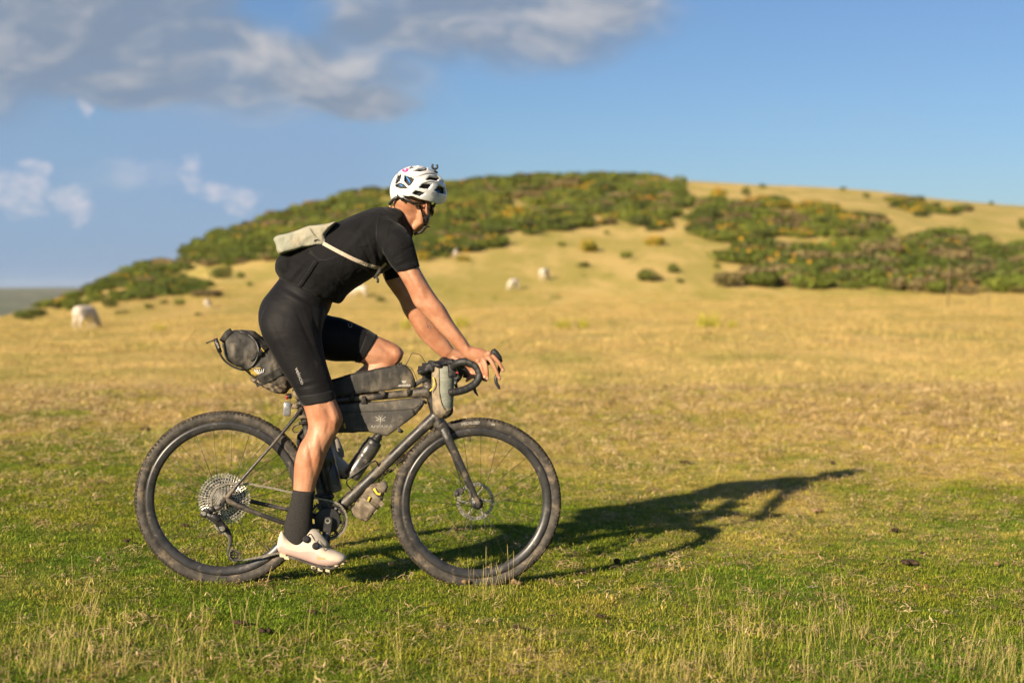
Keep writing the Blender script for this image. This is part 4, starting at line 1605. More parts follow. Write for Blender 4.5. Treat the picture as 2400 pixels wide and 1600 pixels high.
# cages belong to the bicycle
MB().tube([W(*q) for q in smoothline([(826, 1150, .01), (812, 1128, .036), (836, 1108, .039), (862, 1088, .039), (880, 1080, .034), (888, 1092, .015)], 4)], .0030, 8).build('bottle_cage', M_BLACK, bicycle)
MB().tube([W(*q) for q in smoothline([(760, 1165, .01), (772, 1150, .036), (770, 1110, .039), (778, 1085, .036), (752, 1080, .012)], 4)], .0030, 8).build('bottle_cage', M_BLACK, bicycle)

# tool roll under the down tube
b = thing('tool_roll', W(860, 1222), 'mud grey tool roll with yellow tabs strapped beneath the down tube', 'bag')
tb = pillow([(823, 1190), (843, 1164), (865, 1134), (880, 1131), (893, 1131), (900, 1140), (901, 1152), (896, 1170), (890, 1186), (878, 1198), (866, 1214), (856, 1222), (838, 1215), (825, 1206)], -.030, .032, n=3.6).build('body', M_MUDBAG, b, remesh=.004, smooth_iter=3)
crumple(tb, .004, 36, 21)
tt_ = bvh_of(tb)
M_MUDSTRAP = mottled('muddy_webbing', (0.15, 0.125, 0.095), (0.24, 0.20, 0.15), 30, rough=0.9, spec=0.15, bump_s=.3)
band('strap', [(849, 1170), (864, 1184), (881, 1199)], 12, tt_, M_MUDSTRAP, b, .007, .005)
band('strap', [(870, 1156), (883, 1169), (897, 1184)], 11, tt_, M_MUDSTRAP, b, .007, .005)
band('yellow_tab', [(876, 1144), (884, 1156), (892, 1157)], 5, tt_, M_YELLOW, b, .009, .003)
band('yellow_tab', [(867, 1163), (862, 1174)], 4, tt_, M_YELLOW, b, .009, .003)
MB().tube([W(897, 1128, .012), W(901, 1140, .018), W(898, 1152, .018)], [.012, .016, .012], 10).build('grey_wrap', M_BAGDUST, b)

# ------------------------------------------------------------------ rider
def skin_mat(t, b):
    p = coords(t)
    n = t.noise(p, 14.0, 5.0, 0.6)
    n2 = t.noise(p, 90.0, 4.0, 0.65)
    c = t.mix(t.ramp(n, 0.35, 0.68), (0.390, 0.192, 0.112), (0.300, 0.125, 0.066))
    c = t.mix(t.math('MULTIPLY', t.ramp(n2, 0.56, 0.74), 0.35), c, (0.22, 0.080, 0.040))
    t.l.new(c, b.inputs['Base Color'])
    b.inputs['Roughness'].default_value = 0.48
    b.inputs['Specular IOR Level'].default_value = 0.38
    b.inputs['Subsurface Weight'].default_value = 0.12
    b.inputs['Subsurface Radius'].default_value = (1.0, 0.35, 0.2)
    b.inputs['Subsurface Scale'].default_value = 0.006
    bump(t, b, t.math('ADD', t.noise(p, 260.0, 4.0, 0.6), t.math('MULTIPLY', t.noise(p, 45.0, 4.0, 0.6), 0.7)), 0.25, 0.0022)


M_SKIN = material('skin', skin_mat)


def knit_mat(name, c1, c2, rough, sheen, fold, dirt=None):
    def f(t, b):
        p = coords(t)
        n = t.noise(p, 9.0, 5.0, 0.6)
        c = t.mix(t.ramp(n, 0.35, 0.65), c1, c2)
        if dirt:
            d = t.ramp(t.noise(t.mapping(p, (1, 1, 0.55)), 7.0, 8.0, 0.72), 0.60, 0.80)
            c = t.mix(t.math('MULTIPLY', d, 0.75), c, dirt)
            sp = t.ramp(t.noise(p, 130.0, 2.0, 0.5), 0.76, 0.80)
            c = t.mix(t.math('MULTIPLY', sp, 0.5), c, dirt)
        t.l.new(c, b.inputs['Base Color'])
        b.inputs['Roughness'].default_value = rough
        b.inputs['Specular IOR Level'].default_value = 0.16
        b.inputs['Sheen Weight'].default_value = sheen
        b.inputs['Sheen Roughness'].default_value = 0.45
        h = t.math('ADD', t.math('MULTIPLY', t.noise(t.mapping(p, (1, 1, 1.6)), 16.0, 3.0, 0.5, 0.6), 1.0), t.math('MULTIPLY', t.noise(p, 420.0, 2.0, 0.5), 0.05))
        bump(t, b, h, fold, 0.012)
    return material(name, f)


M_JERSEY = knit_mat('jersey_knit', (0.0032, 0.0031, 0.0038), (0.0052, 0.0050, 0.0058), 0.85, 0.05, 0.7, (0.055, 0.045, 0.038))
M_SHORTS = knit_mat('shorts_lycra', (0.0036, 0.0034, 0.0044), (0.0056, 0.0052, 0.0064), 0.66, 0.05, 0.2, (0.075, 0.058, 0.045))
M_HEM = knit_mat('gripper_band', (0.0070, 0.0066, 0.0074), (0.0100, 0.0096, 0.0102), 0.7, 0.08, 0.05)
M_SOCK = mottled('charcoal_wool', (0.018, 0.017, 0.017), (0.034, 0.032, 0.031), 160, rough=0.95, spec=0.1, bump_s=0.5, bump_scale=500, stretch=(1, 1, 2.5), bdist=0.002)
M_SHOE = mottled('cream_shoe', (0.47, 0.395, 0.315), (0.54, 0.46, 0.37), 20, rough=0.55, spec=0.4, c3=(0.34, 0.25, 0.17), s3=26, lo3=0.58, hi3=0.80, bump_s=0.08, bump_scale=300)
M_SHOEPINK = mottled('pink_rand', (0.43, 0.305, 0.275), (0.48, 0.345, 0.31), 20, rough=0.5, spec=0.4, c3=(0.32, 0.22, 0.18), s3=22, lo3=0.6, hi3=0.82)
M_SOLE = mottled('cream_sole', (0.46, 0.38, 0.245), (0.53, 0.45, 0.31), 30, rough=0.7, c3=(0.24, 0.17, 0.10), s3=30, lo3=0.55, hi3=0.72)
M_SOLEDARK = mottled('dark_outsole', (0.04, 0.035, 0.03), (0.08, 0.07, 0.06), 30, rough=0.8)
M_ORANGE = mottled('orange_print', (0.72, 0.33, 0.04), (0.78, 0.40, 0.06), 30, rough=0.6)
M_GREYTXT = mottled('reflective_print', (0.24, 0.23, 0.22), (0.34, 0.33, 0.32), 60, rough=0.5)

rider = empty('person', W(720, 1330, 0.0))
tag(rider, 'cyclist in black jersey and black shorts astride the bicycle, head turned away', 'person')


def ov(A, B, v, lat, n=20, pw=2.0, shift=0.0):
    """oval section: A and B are the two edges seen in the photograph, lat the half thickness across"""
    a, b_ = W(*A, v), W(*B, v)
    c, h = (a + b_) / 2, (b_ - a) / 2
    out = []
    for k in range(n):
        t = 2 * math.pi * k / n
        cs, sn = math.cos(t), math.sin(t)
        e = 2.0 / pw
        out.append(c + h * math.copysign(abs(cs) ** e, cs) + VD * (lat * math.copysign(abs(sn) ** e, sn)))
    return out


def refine(rows, k=3):
    """smooth in-between sections"""
    flat = [(*A, *B, v, l) for (A, B, v, l) in rows]
    return [((q[0], q[1]), (q[2], q[3]), q[4], q[5]) for q in smoothline(flat, k)]


def limb(mb, rows, grow=0.0, n=20, k=3):
    px = 1 / mpp()
    out = []
    for (A, B, v, l) in refine(rows, k):
        if grow:
            d = np.array(B) - np.array(A)
            d = d / (np.hypot(*d) + 1e-9) * grow * px
            A, B = tuple(np.array(A) - d), tuple(np.array(B) + d)
            l = l + grow
        out.append(ov(A, B, v, l, n))
    mb.rings(out)


def ball(mb, p, rx, ry=None, rz=None, ax=None, n=14):
    """ellipsoid; ax: three unit directions"""
    ry, rz = ry or rx, rz or rx
    X, Y_, Z = ax or (UD, VD, ZD)
    rings = []
    for i in range(1, n):
        ph = math.pi * i / n
        rings.append([p + Z * (rz * math.cos(ph)) + (X * (rx * math.cos(a)) + Y_ * (ry * math.sin(a))) * math.sin(ph) for a in (2 * math.pi * k / 18 for k in range(18))])
    mb.rings(rings)


# --- outlines read as sections -------------------------------------------------
TORSO = [((657, 656), (774, 708), 0, .150), ((645, 632), (797, 710), 0, .154), ((652, 603), (816, 688), 0, .152), ((690, 573), (840, 669), 0, .158), ((735, 549), (866, 653), 0, .170),
         ((788, 522), (893, 640), 0, .182), ((840, 500), (920, 622), 0, .180), ((880, 487), (946, 600), 0, .155), ((908, 486), (961, 575), 0, .110), ((928, 490), (967, 556), 0, .075)]
SLEEVE_R = [((860, 545), (918, 516), .105, .056), ((880, 560), (946, 532), .148, .062), ((898, 590), (966, 560), .176, .063), ((914, 618), (975, 595), .186, .058), ((930, 637), (983, 623), .190, .054)]
SLEEVE_L = [((870, 560), (940, 530), -.110, .060), ((885, 590), (948, 565), -.155, .062), ((892, 628), (948, 608), -.180, .058), ((903, 660), (950, 643), -.188, .052)]
ARM_R = [((920, 610), (972, 592), .182, .048), ((930, 637), (981, 622), .190, .047), ((947, 664), (996, 652), .196, .046), ((960, 690), (1011, 676), .202, .044), ((972, 715), (1025, 697), .207, .042),
         ((990, 733), (1040, 716), .211, .043), ((1009, 754), (1053, 737), .215, .040), ((1027, 774), (1064, 755), .218, .035), ((1054, 802), (1082, 781), .221, .029), ((1081, 829), (1101, 809), .224, .026)]
ARM_L = [((893, 632), (945, 612), -.180, .045), ((903, 660), (946, 643), -.188, .043), ((921, 685), (962, 668), -.193, .042), ((936, 708), (978, 690), -.197, .041), ((946, 733), (990, 712), -.200, .040),
         ((962, 757), (1006, 732), -.203, .041), ((983, 790), (1026, 762), -.206, .037), ((1010, 817), (1046, 790), -.208, .032), ((1038, 840), (1062, 815), -.210, .026)]
PELVIS = [((664, 640), (785, 695), 0, .140), ((640, 672), (778, 712), 0, .152), ((616, 702), (772, 728), 0, .166), ((606, 732), (764, 742), 0, .172), ((607, 762), (752, 768), 0, .160), ((620, 795), (735, 800), 0, .12), ((650, 825), (715, 828), 0, .07)]
THIGH_R = [((630, 700), (762, 728), .080, .080), ((611, 745), (759, 752), .092, .088), ((613, 783), (754, 785), .099, .087), ((634, 822), (758, 815), .103, .082), ((657, 862), (766, 852), .107, .076), ((684, 907), (778, 893), .111, .071), ((709, 949), (787, 932), .114, .067)]
SHIN_R = [((684, 905), (775, 890), .111, .064), ((708, 946), (785, 930), .114, .062), ((718, 975), (798, 960), .117, .061), ((722, 1000), (803, 986), .118, .059), ((716, 1020), (792, 1012), .119, .056),
          ((705, 1038), (779, 1036), .119, .058), ((696, 1060), (767, 1062), .119, .059), ((690, 1088), (757, 1091), .119, .053), ((688, 1116), (747, 1117), .119, .045), ((687, 1148), (738, 1148), .119, .038), ((680, 1180), (733, 1182), .119, .035), ((672, 1212), (731, 1222), .119, .034), ((668, 1240), (724, 1255), .119, .034)]
SOCK_R = [((686.5, 1146), (739, 1150), .119, .0395), ((681, 1172), (735, 1174), .119, .038), ((672, 1206), (732, 1214), .119, .038), ((665.5, 1230), (729, 1243), .119, .039), ((666, 1256), (722, 1268), .119, .038), ((676, 1272), (712, 1284), .119, .030)]
THIGH_L = [((690, 712), (670, 815), -.085, .085), ((763, 736), (763, 843), -.095, .082), ((806, 747), (800, 847), -.102, .076), ((849, 765), (826, 847), -.108, .069), ((883, 785), (843, 849), -.112, .064)]
KNEE_L = [((800, 755), (795, 838), -.102, .066), ((849, 768), (826, 844), -.108, .063), ((880, 785), (845, 850), -.112, .060), ((908, 797), (868, 860), -.114, .058), ((935, 811), (893, 868), -.115, .053), ((948, 826), (912, 868), -.115, .042)]
SHANK_L = [((925, 815), (890, 868), -.115, .050), ((938, 846), (862, 852), -.115, .050), ((912, 888), (838, 868), -.115, .052), ((872, 938), (800, 895), -.116, .056), ((828, 985), (765, 935), -.117, .050), ((785, 1020), (735, 975), -.118, .040), ((755, 1040), (712, 1003), -.119, .035), ((738, 1052), (700, 1018), -.119, .033)]
SOCK_L = [((775, 1028), (727, 983), -.118, .042), ((757, 1044), (708, 1003), -.119, .040), ((742, 1058), (696, 1022), -.119, .038), ((735, 1068), (700, 1040), -.119, .036)]

# --- head frame ----------------------------------------------------------------
AL = R(56)
HF0 = UD * math.cos(AL) - VD * math.sin(AL)
HR = (VD * math.cos(AL) + UD * math.sin(AL)).normalized()
pit = R(-9)
HF = (HF0 * math.cos(pit) + ZD * math.sin(pit)).normalized()
HU = HR.cross(HF).normalized()
HC = W(966, 474, 0.0)


def H(f, r, u):
    return HC + HF * f + HR * r + HU * u


def sculpt(o, marks):
    """muscle, bone and tendon as soft swellings of the skin that faces the near side"""
    me = o.data
    n = len(me.vertices)
    co = np.empty(n * 3)
    me.vertices.foreach_get('co', co)
    co = co.reshape(-1, 3)
    nr = np.empty(n * 3)
    me.vertices.foreach_get('normal', nr)
    nr = nr.reshape(-1, 3)
    wc = co + np.array(world_origin(o))
    q = wc - np.array(CAM)
    z = q @ np.array(FWD)
    px = 1200 + FPX * q[:, 0] / z
    py = 800 - FPX * (q @ np.array(UPV)) / z
    v = (wc - np.array(RH)) @ np.array(VD)
    face = np.clip(nr @ np.array(VD), 0, 1) ** 0.6
    d = np.zeros(n)
    for (x, y, sl, ss, ang, amp, side) in marks:
        a = R(ang)
        du = (px - x) * math.cos(a) + (py - y) * math.sin(a)
        dv = -(px - x) * math.sin(a) + (py - y) * math.cos(a)
        g = np.exp(-(du / sl) ** 2 - (dv / ss) ** 2) * amp
        d += g * (np.sign(v) == side)
    co += nr * (d * face)[:, None]
    me.vertices.foreach_set('co', co.ravel())
    me.update()


# x, y, length, width, direction, height, side
RELIEF = [(708, 1052, 42, 13, 84, .0060, 1), (727, 1062, 50, 5, 80, -.0045, 1), (744, 1062, 48, 9, 82, .0045, 1), (757, 1070, 46, 4, 80, -.0020, 1), (789, 977, 15, 11, 75, .0070, 1), (770, 968, 16, 6, 70, -.0045, 1),
          (776, 945, 18, 10, 60, .0050, 1), (784, 1005, 14, 5, 85, .0035, 1), (768, 1004, 14, 6, 90, -.0040, 1), (724, 985, 22, 5, 78, .0040, 1), (737, 985, 26, 6, 78, -.0035, 1), (745, 955, 24, 8, 75, .0030, 1),
          (712, 1110, 30, 5, 88, -.0025, 1), (1022, 712, 34, 11, 52, .0050, 1), (1000, 722, 34, 5, 52, -.0035, 1), (986, 728, 30, 8, 52, .0030, 1), (976, 713, 8, 6, 40, .0030, 1), (1002, 690, 14, 7, 60, -.0030, 1),
          (958, 655, 30, 5, 62, -.0030, 1), (972, 648, 28, 9, 62, .0040, 1), (944, 652, 28, 8, 62, .0030, 1), (1097, 816, 5, 5, 0, .0035, 1), (1050, 770, 28, 4, 46, -.0020, 1), (1066, 775, 24, 4, 46, .0018, 1),
          (1120, 822, 16, 2.2, 20, .0022, 1), (1117, 828, 16, 2.2, 26, .0022, 1), (1113, 834, 15, 2.2, 32, .0020, 1), (1122, 826, 14, 2.0, 22, -.0015, 1),
          (930, 826, 16, 12, 50, .0050, -1), (905, 820, 18, 7, 40, -.0040, -1), (880, 832, 26, 6, 20, .0030, -1), (985, 770, 30, 8, 50, .0030, -1), (1005, 800, 26, 4, 45, -.0020, -1)]

body = MB()
limb(body, TORSO, -.012)
limb(body, [((920, 512), (960, 562), 0, .062), ((930, 494), (969, 548), 0, .056), ((930, 474), (977, 533), 0, .054), ((938, 460), (990, 515), .004, .054), ((950, 450), (1000, 500), .004, .052)], 0)
rings = []
for (u, fc, hl, hw, pw) in ((-.117, .058, .016, .014, 2), (-.112, .055, .034, .027, 2.3), (-.095, .043, .053, .042, 2.3), (-.075, .030, .069, .053, 2.3), (-.045, .014, .086, .063, 2.2), (-.015, .004, .095, .069, 2.2), (.015, .003, .096, .072, 2.1), (.045, .008, .090, .070, 2), (.075, .010, .078, .060, 2), (.095, .010, .055, .044, 2), (.108, .010, .026, .022, 2)):
    rings.append([H(fc + hl * math.copysign(abs(math.cos(a)) ** (2 / pw), math.cos(a)), hw * math.copysign(abs(math.sin(a)) ** (2 / pw), math.sin(a)), u) for a in (2 * math.pi * k / 24 for k in range(24))])
body.rings(rings)
# face: brow, nose, cheekbones, lips, chin
AX = (HF, HR, HU)
ball(body, H(.088, 0, .022), .014, .050, .010, AX)
body.tube([H(.094, 0, .008), H(.106, 0, -.014), H(.118, 0, -.034), H(.104, 0, -.040)], [.009, .010, .0125, .009], 10)
for s in (1, -1):
    ball(body, H(.070, .040 * s, -.028), .020, .018, .014, AX)
    ball(body, H(.098, .011 * s, -.038), .009, .008, .007, AX)
    ball(body, H(.018, .060 * s, -.070), .030, .010, .022, AX)
    # ear: shell with a hollow in front
    er = []
    for k in range(18):
        a = 2 * math.pi * k / 18
        er.append(H(-.012 + .017 * math.cos(a) - .006 * math.sin(a), (.0765 + .005 * (1 - math.cos(a))) * s, -.026 + .030 * math.sin(a)))
    body.tube(er, .0044, 8, closed=True)
    ball(body, H(-.010, .076 * s, -.028), .014, .0075, .025, AX)
    ball(body, H(-.002, .078 * s, -.052), .008, .005, .008, AX)
    # neck muscle from behind the ear to the chest
    body.tube([H(-.030, .062 * s, -.040), H(-.012, .055 * s, -.085), W(962, 540, .022 * s)], [.014, .016, .014], 10)
ball(body, H(.092, 0, -.064), .012, .022, .006, AX)
ball(body, H(.090, 0, -.075), .012, .020, .006, AX)
ball(body, H(.082, 0, -.104), .016, .018, .013, AX)
# arms and legs
limb(body, ARM_R)
limb(body, ARM_L)
limb(body, PELVIS, -.014)
limb(body, THIGH_R, -.010)
limb(body, SHIN_R)
limb(body, THIGH_L, -.010)
limb(body, KNEE_L)
limb(body, SHANK_L)
# muscle and bone under the skin
AXR = None
ball(body, W(922, 832, -.098), .040, .034, .036)         # other knee cap
ball(body, W(1092, 812, .244), .008, .007, .008)         # wrist bone
# hands
def finger(mb, pts, r0, r1):
    L = [W(*q) for q in smoothline(pts, 4)]
    m = len(L)
    mb.tube(L, [r0 + (r1 - r0) * i / (m - 1) for i in range(m)], 10)
    ball(mb, L[-1], r1 * 1.0, n=8)


limb(body, [((1081, 829), (1101, 809), .226, .024), ((1090, 838), (1114, 813), .230, .021), ((1104, 846), (1130, 817), .233, .019), ((1115, 850), (1142, 823), .235, .017), ((1121, 852), (1149, 829), .236, .012)])
finger(body, [(1142, 829, .232), (1157, 836, .238), (1169, 850, .240), (1176, 861, .238), (1179, 868, .236)], .0098, .0074)
finger(body, [(1137, 833, .238), (1149, 843, .248), (1159, 860, .251), (1166, 876, .248), (1170, 886, .245)], .0102, .0076)
finger(body, [(1129, 838, .240), (1137, 850, .251), (1141, 865, .252), (1142, 878, .247), (1142, 888, .243)], .0092, .0066)
finger(body, [(1118, 845, .238), (1126, 856, .246), (1131, 868, .247), (1134, 877, .244), (1135, 884, .241)], .0082, .0060)
finger(body, [(1098, 834, .212), (1115, 840, .198), (1132, 844, .188), (1144, 848, .186)], .0110, .0085)
for (x, y) in ((1146, 828), (1139, 832), (1131, 837), (1120, 845)):
    ball(body, W(x, y, .243), .0098)
# far hand round the hood
limb(body, [((1038, 840), (1062, 815), -.210, .024), ((1055, 848), (1078, 822), -.212, .021), ((1070, 853), (1095, 826), -.214, .018), ((1082, 855), (1106, 832), -.215, .013)])
for (b0, p1, p2, tip) in (((1100, 838), (1116, 848), (1122, 864), (1118, 876)), ((1096, 842), (1110, 854), (1115, 872), (1108, 884)), ((1091, 846), (1103, 858), (1107, 876), (1100, 888)), ((1085, 850), (1096, 862), (1099, 880), (1094, 892))):
    finger(body, [(*b0, -.214), (*p1, -.226), (*p2, -.222), (*tip, -.200)], .0092, .0070)
finger(body, [(1062, 838, -.196), (1080, 846, -.184), (1096, 850, -.176)], .011, .0085)
ball(body, W(1131, 843, .240), .0125)
ball(body, W(1130, 853, .238), .0115)
ball(body, W(1141, 837, .240), .0125)
person_body = body.build('body', M_SKIN, rider, remesh=.0034, smooth_iter=5)
sculpt(person_body, RELIEF)
crumple(person_body, .0013, 21, 61)

# nails
nail = mottled('nail', (0.62, 0.38, 0.29), (0.66, 0.42, 0.33), 40, rough=0.3)
btree = bvh_of(person_body)
for (x, y, r_) in ((1178, 866, 60), (1170, 884, 66), (1142, 886, 90), (1135, 882, 85)):
    a = R(r_)
    d, q = (math.cos(a), math.sin(a)), (-math.sin(a), math.cos(a))
    decal('nail', [[(x + d[0] * 3.2 * c + q[0] * 2.1 * s, y + d[1] * 3.2 * c + q[1] * 2.1 * s) for (c, s) in ((math.cos(t), math.sin(t)) for t in (2 * math.pi * k / 10 for k in range(10)))]], btree, nail, rider, .0006, .24)
# small tattoo on the far forearm
M_INK = mottled('tattoo_ink', (0.10, 0.075, 0.07), (0.13, 0.10, 0.09), 50, rough=0.6)
for ln in ([(999, 754), (1003, 766), (1007, 772)], [(1001, 768), (1007, 763), (1011, 771)]):
    band('tattoo', ln, 1.3, btree, M_INK, rider, .0006, .0004, v=-.2, k=4)

# --- clothing --------------------------------------------------------------------
jm = MB()
limb(jm, TORSO, .002, 44, 5)
limb(jm, SLEEVE_R, 0, 32, 5)
limb(jm, SLEEVE_L, 0)
jm.tube([W(669 + abs(q) * 60, 626, q) for q in (-.125, -.11, -.08, 0, .08, .11, .125)], [.010, .030, .041, .044, .041, .030, .010], 18)   # stuffed rear pockets
limb(jm, [((922, 497), (962, 560), 0, .072), ((930, 491), (969, 551), 0, .064), ((935, 489), (971, 546), 0, .060)], 0, 32, 3)
jm.tube([W(932, 508, 0), W(925, 512, .045), W(912, 530, .09), W(905, 545, .13)], [.040, .044, .050, .055], 18)
limb(jm, [((922, 497), (962, 560), 0, .072), ((930, 491), (969, 551), 0, .064), ((935, 489), (971, 546), 0, .060)], 0, 32, 3)
jm.tube([W(932, 508, 0), W(925, 512, -.045), W(912, 530, -.09), W(905, 545, -.13)], [.040, .044, .050, .055], 18)
ball(jm, W(905, 545, .10), .070, .070, .070)
ball(jm, W(905, 560, -.10), .065, .070, .065)
jersey = jm.build('jersey', M_JERSEY, rider, remesh=.005, smooth_iter=10)
crumple(jersey, .0032, 16, 31)
sculpt(jersey, [(886, 585, 42, 4, 82, -.0060, 1), (876, 596, 40, 4, 74, .0045, 1), (864, 606, 36, 4, 64, -.0050, 1), (852, 614, 34, 4, 56, .0040, 1), (905, 560, 34, 4, 100, .0040, 1), (742, 664, 52, 3.5, 24, .0045, 1), (748, 653, 56, 3.5, 22, -.0045, 1),
                (756, 643, 50, 3.5, 20, .0035, 1), (800, 678, 30, 4, 40, -.0050, 1), (812, 668, 30, 4, 44, .0040, 1), (690, 640, 30, 4, -50, .0035, 1), (700, 646, 30, 4, -50, -.0040, 1), (930, 600, 26, 3, 150, -.0030, 1), (940, 612, 24, 3, 155, .0030, 1), (948, 585, 22, 3, 160, -.0028, 1),
                (850, 545, 50, 6, 130, .0030, 1), (835, 540, 50, 5, 128, -.0030, 1), (700, 610, 40, 5, 30, -.0030, 1)])
sm = MB()
limb(sm, PELVIS, 0, 48, 6)
limb(sm, THIGH_R, 0, 40, 6)
limb(sm, THIGH_L, 0, 40, 6)
shorts = sm.build('shorts', M_SHORTS, rider, remesh=.005, smooth_iter=12)
crumple(shorts, .0014, 13, 33)
sculpt(shorts, [(742, 768, 40, 5, 78, -.0060, 1), (730, 776, 40, 5, 72, .0035, 1), (720, 786, 40, 4, 66, -.0035, 1), (690, 700, 60, 4, 30, .0028, 1), (700, 692, 60, 4, 30, -.0030, 1), (720, 905, 26, 3, -14, -.0025, 1), (716, 895, 26, 3, -14, .0025, 1), (655, 800, 50, 5, 66, -.0025, 1)])
hm = MB()
limb(hm, [((697, 927), (782, 913), .1128, .0695), ((703, 938), (785, 923), .1134, .0685), ((709.5, 950), (788, 933), .114, .0678)], .0012)
hm.build('leg_gripper', M_HEM, rider)
hm = MB()
limb(hm, [((862, 772), (832, 848), -.1097, .0672), ((873, 779), (838, 849), -.111, .0662), ((884, 785.5), (843.5, 850), -.112, .0652)], .0012)
hm.build('leg_gripper', M_HEM, rider)
hm = MB()
limb(hm, [((922, 628), (979, 611), .188, .0560), ((930, 638), (983.5, 624), .190, .0548)], .001)
hm.build('sleeve_cuff', M_JERSEY, rider)
so = MB()
limb(so, SOCK_R, 0, 32)
so.build('sock', M_SOCK, rider)
so = MB()
limb(so, SOCK_L, 0, 32)
so.build('sock', M_SOCK, rider)

# seams, pocket zip and print
jt = bvh_of([jersey, shorts])
M_SEAM = mottled('dark_seam', (0.004, 0.004, 0.005), (0.008, 0.008, 0.009), 40, rough=0.8)
band('pocket_zip', [(702, 672), (722, 643), (742, 612)], 5.5, jt, mottled('zip_tape', (.004, .004, .005), (.007, .007, .007), 50, rough=.8, spec=.1), rider, .0065, .006, v=.15)
band('zip_welt', [(699, 669), (718, 641), (737, 611)], 1.6, jt, M_SEAM, rider, .0016, .001, v=.15)
band('zip_slider', [(735, 624), (740, 615)], 3.0, jt, mottled('zip_metal', (.45, .42, .38), (.55, .52, .48), 60, rough=.4, metal=.6), rider, .004, .002, v=.15)
band('pocket_seam', [(723, 580), (733, 596), (752, 609), (775, 606), (792, 598)], 1.4, jt, M_SEAM, rider, .0014, .001, v=.15)
band('shoulder_seam', [(893, 484), (886, 510), (882, 545), (884, 580), (893, 610)], 1.4, jt, M_SEAM, rider, .0014, .001, v=.17)
band('hem_seam', [(655, 651), (690, 666), (728, 683), (765, 704), (795, 708)], 1.5, jt, M_SEAM, rider, .0014, .001, v=.15)
band('thigh_seam', [(638, 788), (680, 795), (735, 805), (748, 814)], 1.0, jt, M_HEM, rider, .0010, .001, v=.17)
decal('shorts_lettering', [glyphs('velocio', 702, 881, 12.5, R(68), 1.15)], jt, M_GREYTXT, rider, .001, .17)
ringp = [(821 + 4.2 * math.cos(a), 762 + 4.6 * math.sin(a)) for a in (2 * math.pi * k / 20 - 1.0 for k in range(17))]
band('thigh_mark', ringp, 1.1, jt, M_GREYTXT, rider, .001, .0006, v=-.05, k=2)

# --- shoes -------------------------------------------------------------------------
SEC = [((650, 1272), (650, 1284), .014), ((653, 1258), (653, 1291), .026), ((660, 1243), (660, 1295), .031), ((672, 1256), (674, 1299), .034), ((688, 1261), (692, 1304), .035), ((705, 1255), (710, 1310), .036), ((719, 1241), (727, 1316), .037),
       ((729, 1241), (740, 1320), .040), ((741, 1256), (752, 1323), .044), ((756, 1273), (765, 1325), .047), ((774, 1284), (780, 1325), .047), ((793, 1292), (796, 1321), .041), ((805, 1298), (806, 1315), .028), ((810.5, 1302), (811, 1310), .012)]


